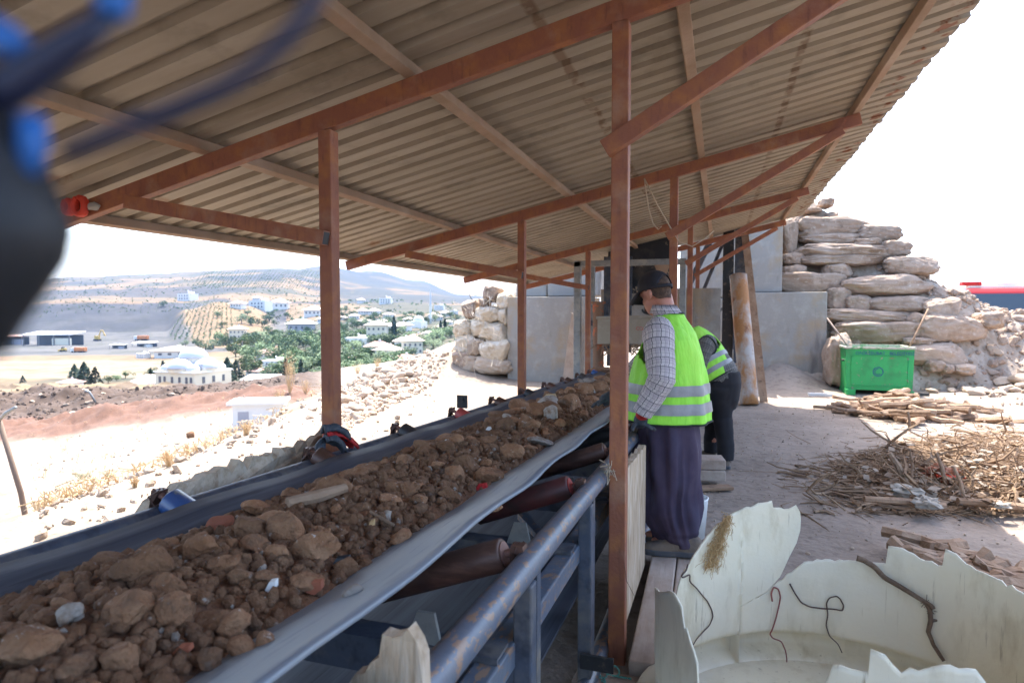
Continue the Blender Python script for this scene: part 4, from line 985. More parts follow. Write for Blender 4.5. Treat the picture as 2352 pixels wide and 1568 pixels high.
# concrete retaining blocks
def block(label, x0, x1, y0, y1, z0, z1):
    bm = BM(); box(bm, ((x0 + x1) / 2, (y0 + y1) / 2, (z0 + z1) / 2), (x1 - x0, y1 - y0, z1 - z0)); return tag(obj('concrete_block', bm, M['concrete'], base=((x0 + x1) / 2, y0, z0), bevel=.02), label, 'concrete block')
block('upper grey concrete block under the roof end, above the lower block', .45, 1.29, 15.5, 17.2, 2.06, 4.3)
block('large grey concrete block left of the boulders and behind the green bin', .40, 2.19, 15.35, 17.2, -.1, 2.05)
block('grey concrete panel behind the black columns and diagonal bars', -.9, .38, 15.3, 17.2, 1.95, 4.2)
block('shaded concrete panel behind the workers, below another panel', -.9, .38, 15.3, 17.2, -.1, 1.93)
block('big grey concrete block beyond the belt, right of the stacked sacks', -4.74, -2.9, 14.3, 16.2, -.2, 1.965)
block('pale concrete block on top of the block behind the belt', -3.85, -2.6, 14.6, 16.2, 1.985, 2.75)
block('pale concrete block on top of the earth-filled sacks', -4.65, -3.9, 14.7, 16.2, 1.985, 2.5)
bm = BM(); prism(bm, [(-3.32, 13.9, .1), (-2.95, 13.9, .1), (-3.02, 13.9, 1.55), (-3.12, 13.9, 1.6)], (0, .03, 0)); tag(obj('leaning_board', bm, M['timber'], base=(-3.1, 13.9, 0)), 'narrow brown board leaning beside the grey feeder leg', 'board')
# rusty pipe and plank leaning on the wall
bm = BM(); a, b = V((.50, 11.9, 0)), V((.30, 12.6, 2.28)); tube(bm, [a.lerp(b, k / 14) for k in range(15)], .155, 28); tag(obj('rusty_pipe', bm, M['rustpipe'], smooth=True, base=a, bevel=0), 'thick rusty white pipe standing against the wall', 'pipe')
bm = BM(); beam(bm, (.76, 12.3, .0), (.42, 13.1, 3.1), .13, .03, (0, -1, .2)); tag(obj('rusty_plank', bm, M['stick'], base=(.76, 12.3, 0)), 'long brown plank leaning behind the rusty pipe', 'plank')

# ------------------------------------------------------------------ boulder pile
def zpile(X, Y):
    cr = 4.5 - .88 * max(0, min(X, 4.7) - 2.0) - .36 * max(0, min(X, 6.2) - 4.7) - .2 * max(0, X - 6.2)
    f = (Y - 15.2 - .25 * max(0, X - 5)) / (.60 + .25 * max(0, min(X, 6.5) - 4.5))
    back = cr - .9 * max(0, Y - 18.2)
    z = min(f, cr + .2, back) + .16 * fbm((X * 1.3, Y * 1.3, 1)) + .07 * fbm((X * 4, Y * 4, 2)) + .03 * fbm((X * 11, Y * 11, 3))
    return max(z, -.3)
bm = BM(); grid(bm, lambda i, j: V((1.15 + i * .07, 14.75 + j * .08, zpile(1.15 + i * .07, 14.75 + j * .08))), 125, 66)
hp = obj('pile_fill', bm, mat('pile_earth', (.36, .285, .22), .97, 0, [((.47, .40, .33), 5, .45, .68, 6), ((.24, .19, .145), 11, .52, .72, 6)], bump=(12, 1, 8)), smooth=True, kind='structure')
BO = [(340,185,745,315,'big dusty boulder topping the pile under the roof corner'),(745,235,990,350,'rounded boulder on the right of the top course'),(365,290,705,360,'flat slab boulder just below the top course'),(704,325,880,375,'small flat boulder at the right end of the upper slab'),(340,360,930,460,'longest flat boulder crossing the upper pile'),(370,438,865,500,'thin long slab boulder under the longest one'),(905,345,1055,440,'grey-brown boulder against the sky on the right shoulder of the pile'),(495,480,665,585,'round boulder perched in the middle of the pile'),(220,195,315,420,'upright boulder beside the upper concrete block'),(218,420,355,510,'boulder wedged against the upper concrete block'),(218,505,355,605,'boulder resting just above the lower concrete block'),(225,560,600,680,'broad dirt-covered boulder on top of the lower concrete block'),(610,575,1140,710,'very large rounded boulder in the middle of the pile'),(520,660,660,800,'blocky boulder touching the top right corner of the lower concrete block'),(640,705,790,805,'square boulder in the course under the very large one'),(790,715,1170,820,'long straight-edged boulder under the very large one'),(1180,735,1380,890,'rounded single boulder on the right, above the tilted slab'),(518,800,1055,890,'long boulder in the third course from the ground'),(1055,825,1195,930,'small boulder behind the right-hand stick of the bin'),(600,880,1085,1005,'long boulder directly above the green bin'),(1130,840,1520,1010,'large tilted slab right of the bin stick'),(935,450,1230,560,'dusty boulder on the right slope near the crest'),(520,990,660,1290,'upright boulder left of the green bin'),(1060,1030,1410,1175,'long block boulder right of the green bin'),(1180,1135,1290,1205,'small loose boulder at the foot of the pile'),(1275,1160,1355,1220,'grey loose boulder at the foot of the pile'),(1365,1165,1480,1230,'flat loose boulder lowest on the right'),(1550,820,1690,920,'half-buried boulder on the right gravel slope'),(350,115,465,150,'sunlit pale slab on the very top of the pile'),(470,60,555,110,'rounded stone on the skyline of the pile'),(1030,985,1200,1025,'thin flat stone beside the bin stick')]
def blockrock(seed):
    q = random.Random(seed); bm = BM(); bmesh.ops.create_cube(bm, size=2); bmesh.ops.subdivide_edges(bm, edges=bm.edges, cuts=23, use_grid_fill=True)
    tx, tz = q.uniform(-.14, .14), q.uniform(-.12, .12)
    pls = [(V((q.gauss(0, 1), q.gauss(0, 1), q.gauss(0, .45))).normalized(), q.uniform(.95, 1.25)) for _ in range(9)]
    for v in bm.verts:
        p = v.co; e = (5.5, 3.0, 4.2)[seed % 3]; n_ = (abs(p.x) ** e + abs(p.y) ** e + abs(p.z) ** e) ** (1 / e); p = p / n_ * 1.04
        p.z *= 1 + tx * p.x + .16 * fbm((p.x * 1.1, seed, 2)); p.x *= 1 + tz * p.z + .1 * fbm((p.z * 1.5, p.y, seed * 2.1))
        p += p.normalized() * (.10 * fbm(p * 1.3 + V((seed * 3.7, 0, 0)), 3))
        for n_, d_ in pls:
            e_ = p.dot(n_) - d_
            if e_ > 0: p -= n_ * e_ * .9
        p += p.normalized() * (.045 * fbm(p * 3.5 + V((0, seed, 0)), 5) - .05 * max(0, .12 - abs(fbm(p * 1.7 + V((seed, 9, 0)), 2))) / .12 + .02 * fbm(p * 12, 2)); v.co = p
    me = bpy.data.meshes.new('boulder'); bm.to_mesh(me); bm.free(); me.materials.append(M['boulder'])
    for p in me.polygons: p.use_smooth = True
    return me
BR = [blockrock(s) for s in range(8)]
for i, (x0, y0, x1, y1, lab) in enumerate(BO):
    X0, X1, Y0, Y1 = [1722.5 + .3443 * x0, 1722.5 + .3443 * x1, 436.4 + .3443 * y0, 436.4 + .3443 * y1]
    cx_, cy_ = (X0 + X1) / 2, (Y0 + Y1) / 2; Yp = 15.2
    for _ in range(6): Yp = 15.0 + max(0, at(cx_, cy_, 'Y', Yp).z) * .56
    if i == 22: Yp = 14.75
    p = at(cx_, cy_, 'Y', Yp); dep = (p - CAMPOS).dot(FW); sx = (X1 - X0) * dep / F_PX / 2; sz = (Y1 - Y0) * dep / F_PX / 2
    sy = min(.62, max(.30, .55 * sx)); stone('boulder', BR[i % 8], p + V((0, sy * .55, 0)), (sx * 1.06, sy, sz * 1.08), (rnd.uniform(-.05, .05), rnd.uniform(-.04, .04), YAW * .35 + (math.pi if i % 3 == 0 else 0)), lab, 'boulder')
# loose stones on the slopes: big ones are things, the gravel is one mass
def scatter(name, n, fn, rlo, rhi, m, label, cat, seed, sub=1):
    q = random.Random(seed); bm = BM()
    for k in range(n):
        p = fn(q); r = rlo * (rhi / rlo) ** (q.random() ** 2.2)
        bmesh.ops.create_icosphere(bm, subdivisions=sub, radius=1, matrix=Matrix.Translation(p) @ Matrix.Rotation(q.uniform(0, 6), 4, V((q.gauss(0, 1), q.gauss(0, 1), q.gauss(0, 1)))) @ Matrix.Diagonal((r * q.uniform(.8, 1.7), r * q.uniform(.7, 1.2), r * q.uniform(.5, .9), 1)))
    for v in bm.verts: v.co += V((fbm(v.co * 9, 1), fbm(v.co * 9 + V((5, 0, 0)), 1), fbm(v.co * 9 + V((0, 5, 0)), 1))) * rlo * .9
    return tag(obj(name, bm, m, kind='stuff'), label, cat)
def on_pile(q):
    X = 2.2 + 7 * q.random() ** .7; Y = q.uniform(15.1, 18.9); return V((X, Y, zpile(X, Y)))
scatter('gravel', 3000, on_pile, .02, .15, M['boulder'], 'loose gravel covering the slope of the boulder pile', 'gravel', 3)
def on_bank(q):
    X = q.gauss(7.6, 1.3); Y = q.gauss(13.6, 1.6); return V((X, Y, near_z(X, Y) + .02))
scatter('gravel', 1500, on_bank, .02, .12, M['boulder'], 'sunlit gravel bank at the right edge beyond the debris', 'gravel', 4)
q = random.Random(9)
for k in range(60):
    X = q.gauss(6.9, 1.2); Y = q.gauss(14.4, .8); r = q.uniform(.06, .19)
    stone('rock', q.choice(RK['sandstone']), (X, Y, max(near_z(X, Y), zpile(X, Y)) + r * .35), (r * 1.3, r, r * .8), (q.uniform(-.4, .4), q.uniform(-.4, .4), q.uniform(0, 6)), 'pale stone in the heap at the right edge below the fire truck', 'stone', 'pale stones in the heap at the right edge')
for k in range(14):
    X = q.uniform(3.9, 5.9); Y = q.uniform(14.2, 15.0); r = q.uniform(.05, .13)
    stone('rock', q.choice(RK['sandstone']), (X, Y, near_z(X, Y) + r * .4), (r * 1.3, r, r * .8), (0, q.uniform(-.4, .4), q.uniform(0, 6)), 'fallen stone on the ground right of the green bin', 'stone', 'fallen stones right of the green bin')

# ------------------------------------------------------------------ green bin
BX0, BX1, BY = 2.365, 3.505, 14.0
bn = empty('waste_bin', 'green steel waste container with faded blue lettering in front of the boulders', 'waste bin', (2.94, BY, 0))
fl = .02
bm = BM()
def slab(p, e): prism(bm, p, e)
A_ = lambda s, t, z: (lerp(BX0 - fl, BX1 + fl, s) if z > .5 else lerp(BX0, BX1, s), BY + t, z)
z0, z1 = .10, .92
for (xa, ya, xb, yb) in ((0, 0, 1, 0), (0, .95, 1, .95)): slab([A_(0, ya, z0), A_(1, ya, z0), A_(1, ya, z1), A_(0, ya, z1)], (0, .02, 0))
for s in (0, 1): slab([A_(s, 0.021, z0), A_(s, .949, z0), A_(s, .949, z1), A_(s, .021, z1)], (.02 * (1 if s == 0 else -1), 0, 0))
slab([A_(0.02, .02, z0), A_(.98, .02, z0), A_(.98, .94, z0), A_(.02, .94, z0)], (0, 0, .02)); body_ = obj('body', bm, M['green'], bn)
for x0, x1, ya in ((BX0 - .02, BX0 + .16, 0), (BX1 - .16, BX1 + .02, 0)):
    bm = BM(); box(bm, ((x0 + x1) / 2, BY + .3, .055), (.16, .8, .11)); obj('foot', bm, M['green'], bn, bevel=.006)
bm = BM()
for a, b in (((BX0 - .04, BY - .012, .92), (BX1 + .04, BY - .012, .92)), ((BX0 - .04, BY + .97, .92), (BX1 + .04, BY + .97, .92))): beam(bm, a, b, .05, .045)
for x in (BX0 - .02, BX1 + .02): beam(bm, (x, BY + .014, .92), (x, BY + .944, .92), .05, .045)
obj('rim', bm, M['binrim'], bn, bevel=.006)
bm = BM()                                                     # pressed rib of the front panel
rr_ = [(BX0 + .10 + .06 * (1 - math.cos(t)) if False else 0, 0, 0) for t in (0,)]
pts = []
for cx_, cz_, a0 in ((BX1 - .15, .72, 0), (BX0 + .15, .72, 90), (BX0 + .15, .24, 180), (BX1 - .15, .24, 270)):
    pts += [V((cx_ + .07 * math.cos(R(a0 + 15 * k)), BY - .002, cz_ + .05 * math.sin(R(a0 + 15 * k)))) for k in range(7)]
tube(bm, pts + [pts[0]], .010, 8); obj('pressed_rib', bm, M['green'], bn, smooth=True)
bm = BM(); tube(bm, [(BX0 - .06, BY + .2, .66), (BX0 + .0, BY + .2, .66)], .02, 8); tube(bm, [(BX1, BY + .2, .66), (BX1 + .06, BY + .2, .66)], .02, 8); obj('trunnion', bm, M['black'], bn)
t_ = text('lettering', 'ONİKİŞUBAT   BELEDİYESİ', (BX0 + .15, BY - .003, .79), .082, 'blueink', bn)
bm = BM()
for k in range(24):
    a = 2 * math.pi * k / 24; c = V((2.915, BY - .003, .46)); r = .095 if k % 2 else .078; box(bm, c + V((math.cos(a) * .085, 0, math.sin(a) * .085)), (.02, .003, .016), Matrix.Rotation(-a, 3, 'Y'))
tube(bm, [(2.915 + .055 * math.cos(t), BY - .003, .46 + .055 * math.sin(t)) for t in [math.pi * i / 8 for i in range(4, 15)]], .006, 5); obj('emblem', bm, M['blueink'], bn)
for (xa, ya, xb, yb, lab) in ((1899, 730, 1950, 800, 'pale broom handle leaning out of the left end of the bin'), (2133, 708, 2088, 796, 'dark stick leaning out of the right end of the bin')):
    a, b = at(xa, ya, 'Y', 14.45), at(xb, yb, 'Y', 14.3); b = b + (b - a) * .5; bm = BM(); tube(bm, [b, b.lerp(a, .5) + V((.01, 0, 0)), a], .017, 8); tag(obj('stick', bm, M['timber' if xa < 2000 else 'stick'], smooth=True, base=b), lab, 'stick')
for (x, y, w, h, m, nm, lab, cat) in ((1885, 906, 44, 8, 'white', 'white_batten', 'short white batten on the ground left of the bin', 'batten'), (2122, 906, 18, 11, 'black', 'dark_block', 'small dark block on the ground right of the bin', 'block')):
    p = at(x, y, 'Z', .03); bm = BM(); beam(bm, p - V((w / 200, 0, 0)), p + V((w / 200, .03, 0)), .07, .06); tag(obj(nm, bm, M[m], base=p, bevel=.006), lab, cat)

# ------------------------------------------------------------------ fire truck beyond the pile
ft_ = empty('fire_truck', 'red and white fire truck half hidden behind the gravel slope', 'fire truck', (7.5, 20.5, .1))
X0, X1, YT = 6.22, 8.6, 20.0
bm = BM()
loft(bm, [[V((x, y, z)) for x, y in ((X0 + i, YT + f), (X1 - i, YT + f), (X1 - i, YT + 3.4), (X0 + i, YT + 3.4))] for z, i, f in ((.5, 0, 0), (1.45, 0, 0), (1.52, .02, .04), (2.16, .10, .40), (2.27, .16, .5))]); obj('cab', bm, M['truckred'], ft_, bevel=.05, seg=3)
bm = BM(); box(bm, ((X0 + X1) / 2 + .75, YT + 5.2, 1.35), (1.4, 3.5, 1.6)); obj('body_box', bm, M['truckred'], ft_, bevel=.04)
bm = BM(); prism(bm, [(X0 + .13, YT + .025, 1.53), (X1 - .13, YT + .025, 1.53), (X1 - .2, YT + .35, 2.1), (X0 + .2, YT + .35, 2.1)], (0, -.012, .008)); obj('windscreen', bm, M['glass'], ft_)
bm = BM(); box(bm, ((X0 + X1) / 2, YT + 1.2, 2.30), (2.0, 1.2, .09)); obj('roof_panel', bm, M['white'], ft_, bevel=.03)
bm = BM(); ell(bm, ((X0 + X1) / 2 - .1, YT + .9, 2.38), (.55, .3, .10), 16); obj('light_dome', bm, M['white'], ft_, smooth=True)
for x in (X0 + .28, X1 - .5):
    bm = BM(); box(bm, (x, YT + .7, 2.39), (.46, .25, .10)); obj('beacon', bm, M['redglove'], ft_, bevel=.015)
bm = BM(); box(bm, (X0 - .10, YT + .1, 1.95), (.12, .1, .32)); obj('mirror', bm, M['black'], ft_, bevel=.02)
bm = BM(); box(bm, ((X0 + X1) / 2, YT - .03, 1.0), (1.9, .05, .5)); obj('grille', bm, M['black'], ft_)
for x in (X0 + .35, X1 - .35):
    bm = BM(); box(bm, (x, YT - .04, .8), (.35, .05, .2)); obj('headlight', bm, M['white'], ft_, bevel=.03)
    for y in (YT + .9, YT + 5.4):
        bm = BM(); tube(bm, [(x - .15 + (-.15 if x < 7 else .25), y, .5), (x + .10 + (-.15 if x < 7 else .25), y, .5)], .5, 24); obj('wheel', bm, M['tyre'], ft_)
bm = BM(); tube(bm, [(7.42, YT - .055, 1.37), (7.42, YT - .035, 1.37)], .10, 20); em = obj('door_badge', bm, M['white'], ft_); bm = BM(); tube(bm, [(7.42, YT - .062, 1.37), (7.42, YT - .056, 1.37)], .05, 16); obj('badge_centre', bm, M['redglove'], em)

# ------------------------------------------------------------------ sticks, debris
q = random.Random(21)
def log_mesh(seed):
    q = random.Random(seed); bm = BM(); n = 6; pts = [V((lerp(-.5, .5, k / 5), .035 * q.gauss(0, 1), .02 * q.gauss(0, 1))) for k in range(6)]
    tube(bm, pts, [q.uniform(.045, .075) for _ in pts], n)
    for v in bm.verts: v.co.z *= .75
    me = bpy.data.meshes.new('wood_stick'); bm.to_mesh(me); bm.free(); me.materials.append(M['stick']); return me
LG = [log_mesh(s) for s in range(7)]
def log(p, L, th, rot, label, group): return stone('wood_stick', q.choice(LG), p, (L, th, th), rot, label, 'wood stick', group)
for k in range(95):
    x = q.gauss(2085, 85); x = max(1905, min(2330, x)); y = q.gauss(948, 11) + (x - 2085) * .045; u = abs(x - 2085) / 190
    p = at(x, y, 'Z', .04); L = q.uniform(.3, .85); th = q.uniform(.5, 1.1)
    lay = q.random() * .24 * max(0, 1 - u)
    log(p + V((0, .1 * (lay > .05), lay)), L, th, (q.uniform(-.3, .3), q.uniform(-.16, .16), q.gauss(.1, .6)), 'brown wood stick in the low pile in front of the green bin', 'wood sticks in front of the green bin')
for k in range(30):
    x = q.uniform(2130, 2340); y = 1255 + (x - 2130) * .28 + q.uniform(-12, 55); p = at(x, y, 'Z', .05 + .1 * q.random())
    log(p, q.uniform(.25, .6), q.uniform(.45, 1.0), (q.uniform(-.2, .2), q.uniform(-.2, .2), q.gauss(.0, .5)), 'dark wood stick in the pile behind the white tank', 'wood sticks behind the white tank')
for (xa, ya, xb, yb, r, lab) in ((2042, 1040, 2078, 1105, .03, 'upright pale batten stuck in the debris'), (2091, 1040, 2093, 1105, .012, 'thin dark rod standing in the debris'), (2150, 1040, 2170, 1110, .018, 'grey stake leaning in the debris near the brown sheet'), (2190, 1070, 2215, 1150, .015, 'crooked grey stick in the debris'), (1985, 1145, 2150, 1160, .03, 'long plank lying across the dark debris'), (2200, 1150, 2345, 1165, .035, 'broad plank at the right end of the debris'), (2085, 945, 2088, 985, .018, 'short stick standing in front of the wood pile')):
    p = at(xb, yb, 'Z', .12 if ya < 1100 else .1); dep = (p - CAMPOS).dot(FW); a = CAMPOS + ray(xa, ya) * (dep + .05); bm = BM(); tube(bm, [p - (a - p) * .12, p.lerp(a, .5) + V((.01, 0, .01)), a], [r, r * .95, r * .8], 7); tag(obj('stake', bm, M['stick'], base=p), lab, 'stick')
bm = BM(); w0 = at(2090, 990, 'Z', .2); tube(bm, [w0, w0 + V((.12, -.05, -.05)), w0 + V((.16, -.35, -.10)), w0 + V((.13, -.6, -.14)), w0 + V((.04, -.85, -.16)), w0 + V((-.1, -.9, -.17))], .008, 6); tag(obj('bent_wire', bm, M['wire'], base=w0), 'bent wire curving from the short standing stick', 'wire')
# tangled fibres, roots, splinters and litter: one mass
bm = BM(); q = random.Random(33)
def deb():
    while True:
        x = q.gauss(2200, 130); y = q.gauss(1090, 48) + (2352 - x) * .0
        if x < 1760 or x > 2560 or y < 960 or y > 1180: continue
        if y < 1065 - (x - 1760) * .12 - 20 * fbm((x * .02, 0, 0)) and x < 2240: 
            if q.random() < .93: continue
        return x, y
def strip(bm, p, d, L, w, curl):
    n = 4; pts = [p]; dd = V(d)
    for k in range(n):
        dd = (dd + V((q.gauss(0, curl), q.gauss(0, curl), q.gauss(0, curl * .25)))).normalized(); pts.append(pts[-1] + dd * (L / n))
    tube(bm, pts, [w * .8, w, w, w * .9, w * .5], 4, False)
for k in range(7800):
    x, y = deb(); p = at(x, y, 'Z', 0); h = near_z(p.x, p.y); p = at(x, y, 'Z', h); hh = .10 * math.exp(-(((p.x - 3.6) / 1.5) ** 2 + ((p.y - 7.6) / 1.6) ** 2))
    strip(bm, p + V((0, 0, hh * q.random() + .01)), (q.gauss(0, 1), q.gauss(0, .8), q.gauss(0, .07)), q.uniform(.05, .30) if q.random() < .85 else q.uniform(.3, .6), q.choice((.002, .003, .004, .005, .006, .008, .014)), q.choice((.15, .4, .8)))
tag(obj('debris', bm, M['straw'], kind='stuff'), 'tangled roots, splinters and straw heaped on the right', 'debris')
bm = BM()
def flake(p, r):
    a, b = q.uniform(0, 6), q.uniform(-.8, .8); u = V((math.cos(a), math.sin(a), b * .4)); v = V((-math.sin(a), math.cos(a), b)); t = [p + u * r, p + v * r * .7, p - u * r * .9, p - v * r * .6]
    vs = [bm.verts.new(k) for k in t] + [bm.verts.new(k + V((0, 0, .004))) for k in t]
    bm.faces.new(vs[:4]); bm.faces.new(vs[4:])
for k in range(300):
    x, y = deb(); p = at(x, y, 'Z', .05); p = at(x, y, 'Z', near_z(p.x, p.y) + .06); flake(p + V((0, 0, q.random() * .12)), q.uniform(.015, .06))
for k in range(160):
    X, Y = q.uniform(.1, 3.2), q.uniform(3.6, 9); flake(V((X, Y, near_z(X, Y) + .006)), q.uniform(.006, .02))
tag(obj('litter', bm, M['trash'], kind='stuff'), 'pale scraps of paper and plastic mixed into the debris', 'litter')
def gr(q):
    X, Y = q.uniform(-.2, 4), q.uniform(3, 13); return V((X, Y, near_z(X, Y) + .003))
scatter('grit', 1800, gr, .004, .016, M['sandstone'], 'grit and pebbles strewn over the yard ground', 'grit', 8)
for (x, y, w, m, nm, lab, cat) in ((2185, 1100, 46, 'redcloth', 'cloth_scrap', 'crumpled dark red cloth scrap in the debris', 'cloth'), (2160, 1092, 70, 'rust', 'brown_sheet', 'bent dark brown sheet standing in the debris', 'sheet'), (2080, 1128, 60, 'greycloth', 'rag', 'pale twisted rag in front of the debris', 'rag'), (2130, 1155, 60, 'greycloth', 'rag', 'grey crumpled rag low in the debris', 'rag'), (2300, 1160, 36, 'greycloth', 'plastic_film', 'crinkled white plastic film at the right of the debris', 'plastic')):
    p = at(x, y, 'Z', .14); dep = (p - CAMPOS).dot(FW); r = w * dep / F_PX / 2; bm = BM(); bmesh.ops.create_icosphere(bm, subdivisions=3, radius=1)
    for v in bm.verts: v.co = V((v.co.x * r, v.co.y * r * .6, v.co.z * r * (.4 if nm != 'brown_sheet' else .6))) * (1 + .75 * fbm(v.co * 1.7 + V((x, 0, 0)), 3)) + p
    tag(obj(nm, bm, M[m], base=p), lab, cat)

# ------------------------------------------------------------------ planks, bucket, boards near the rail
def plankbox(name, c, s, rz_, m, label, cat, bev=.008):
    bm = BM(); box(bm, c, s, Matrix.Rotation(rz_, 3, 'Z')); 
    for v in bm.verts: v.co += V((.004 * fbm(v.co * 7), 0, .004 * fbm(v.co * 9)))
    return tag(obj(name, bm, M[m], base=(c[0], c[1], 0), bevel=bev), label, cat)
plankbox('timber_beam', (-.295, 3.45, .062), (.145, 1.5, .124), R(1.2), 'timber', 'long thick dusty timber the first worker stands on', 'timber')
plankbox('timber_beam', (-.165, 3.45, .059), (.105, 1.5, .118), R(.8), 'timber', 'narrower dusty timber laid along the right of the first worker', 'timber')
plankbox('timber_plank', (-.26, 2.62, .05), (.62, .13, .04), R(-4), 'timber', 'short plank with prayer beads on it at the bottom', 'plank')
plankbox('timber_plank', (-.22, 2.47, .045), (.7, .14, .04), R(-6), 'timber', 'short plank lying nearest the camera under the beads', 'plank')
plankbox('timber_block', (-.10, 6.32, .19), (.30, .24, .095), R(10), 'timber', 'upper squared timber block beside the second worker', 'timber')
plankbox('timber_block', (-.10, 6.30, .092), (.30, .25, .095), R(8), 'timber', 'lower squared timber block beside the second worker', 'timber')
plankbox('wood_offcut', (-.03, 6.05, .02), (.32, .12, .03), R(24), 'stick', 'flat brown offcut in front of the timber blocks', 'offcut')
bk = empty('bucket', 'translucent white plastic tub standing behind the first worker', 'bucket', (-.17, 4.72, 0))
bm = BM(); n = 28; rr = []
for z, r in ((.0, .085), (.27, .105), (.285, .11), (.285, .10), (.27, .099), (.02, .08)): rr.append([V((-.175 + 1.05 * r * math.cos(2 * math.pi * k / n), 4.72 + r * math.sin(2 * math.pi * k / n), z + .004)) for k in range(n)])
loft(bm, rr); obj('tub', bm, M['bucket'], bk, smooth=True)
# chipboard panel between post and worker
bm = BM(); yy = [2.945 + .055 * k for k in range(17)]; top = [.905 - .03 * y + .05 - .02 * k / 16 + .018 * fbm((k * .9, 1, 1)) + (.012 if k % 3 == 0 else 0) for k, y in enumerate(yy)]
prism(bm, [(-.445, yy[0], .13), (-.445, yy[-1], .10)] + [(-.445, y, z) for y, z in reversed(list(zip(yy, top)))], (.038, 0, 0))
tag(obj('chipboard_sheet', bm, M['osb'], base=(-.43, 3.4, .1), bevel=.003), 'upright splintered chipboard panel between the near post and the worker', 'panel')
# broken board at the bottom of the picture
q = random.Random(4); bm = BM(); top = [(-.665, .80), (-.655, .90), (-.635, .925), (-.625, .945), (-.60, .955), (-.588, .975), (-.572, .985), (-.565, 1.022), (-.545, 1.03), (-.525, 1.035), (-.512, 1.045), (-.495, 1.03), (-.487, 1.0), (-.482, .95), (-.481, .80)]
prism(bm, [(x - .0, .995 + .004 * q.gauss(0, 1), z + .003 * q.gauss(0, 1)) for x, z in top], (0, .03, 0))
tag(obj('broken_board', bm, M['osb'], base=(-.57, 1.0, .8)), 'broken splintered board end poking up at the bottom by the rail', 'board')
# left chipboard strip over the far rail
q = random.Random(2); bm = BM(); ys = [1.77 + .0325 * k for k in range(40)]
tz = []
for k, y in enumerate(ys):
    z = at(lerp(300, 760, k / 39), [1165, 1120, 1100, 1083, 1068, 1058, 1045, 1030, 1008, 988][min(9, int(k / 39 * 9.99))], 'X', -2.03).z
    tz.append(z)
tz = [sum(tz[max(0, k - 2):k + 3]) / len(tz[max(0, k - 2):k + 3]) + .012 * q.gauss(0, 1) - (.045 if k in (18, 29) else 0) - (.10 if k == 0 else .03 if k == 1 else 0) for k in range(40)]
prism(bm, [(-2.0, ys[0], .72), (-2.0, ys[-1], .72)] + [(-2.0 + .006 * q.gauss(0, 1), y, z) for y, z in reversed(list(zip(ys, tz)))], (-.045, 0, 0))
tag(obj('chipboard_strip', bm, M['board'], base=(-2.0, 2.4, .72)), 'long jagged weathered chipboard strip along the far rail', 'board')
# fork stuck behind the strip, glove on it
fk = at(752, 1005, 'X', -1.985); bm = BM()
for k in range(4): tube(bm, [fk + V((0, .012 * (k - 1.5), .0)), fk + V((.004, .012 * (k - 1.5), .06))], .003, 5)
tube(bm, [fk + V((0, 0, -.10)), fk + V((0, 0, -.02)), fk], [.004, .006, .014], 6); tag(obj('fork', bm, M['galv'], base=fk, smooth=True), 'small metal fork stuck at the end of the chipboard strip', 'fork')
g0 = V((-1.93, 2.88, .985)); gl = empty('work_glove', 'red and black work glove draped at the foot of the left post', 'glove', g0)
bm = BM()
def drape(pa, pb, wa, wb, lift, n=14):
    a, b = at(*pa, 'X', -1.86), at(*pb, 'X', -1.80); vs = []
    def f(i, j):
        t = i / (n - 1); u = j / 7 * 2 - 1; c = a.lerp(b, t); w = lerp(wa, wb, t)
        return c + V((.75, -.55, .35)) * (u * w * .5) + V((0, 0, lift + .018 * math.sin(t * 3.1) - .03 * u * u + .012 * fbm((t * 4, u * 2, wa * 50))))
    grid(bm, f, n, 8)
drape((748, 992), (816, 1022), .05, .075, .004); o = obj('cuff', bm, M['redglove'], gl, smooth=True); sm = o.modifiers.new('t', 'SOLIDIFY'); sm.thickness = .012
bm = BM(); drape((742, 988), (800, 1003), .05, .03, .012); drape((745, 1004), (790, 1026), .05, .03, .0); o = obj('palm', bm, M['glove'], gl, smooth=True); sm = o.modifiers.new('t', 'SOLIDIFY'); sm.thickness = .014
bm = BM()
for k in range(4):
    p0 = at(750 - 4 * k, 1004 + 3 * k, 'X', -1.87); tube(bm, [p0, p0 + V((.0, -.03, -.018)), p0 + V((.012, -.05, -.045)), p0 + V((.02, -.05, -.065))], [.014, .015, .014, .010], 8)
obj('finger', bm, M['glove'], gl, smooth=True)

# prayer beads on the plank
bc = at(1398, 1548, 'Z', .075); pb = empty('prayer_beads', 'string of turquoise prayer beads lying on the short plank', 'beads', bc)
bm = BM(); px = []
for k in range(30): t = 2 * math.pi * k / 30; px.append((1400 + 22 * math.cos(t) * (1 + .1 * math.sin(2 * t)), 1540 + 8 * math.sin(t) + 5 * math.sin(2 * t)))
for k in range(16): px.append((1384 + 10 * math.cos(k * .5) - k * .3, 1548 + 6 * math.sin(k * .6) + k * .8))
for k in range(9): px.append((1410 + 3.6 * k, 1551 + .6 * k))
for x, y in px: ell(bm, at(x, y, 'Z', .0755), (.0042, .0042, .0042), 8)
tube(bm, [at(1442, 1556, 'Z', .074), at(1450, 1558, 'Z', .074)], [.003, .005], 6); obj('bead_string', bm, M['bead'], pb, smooth=True)

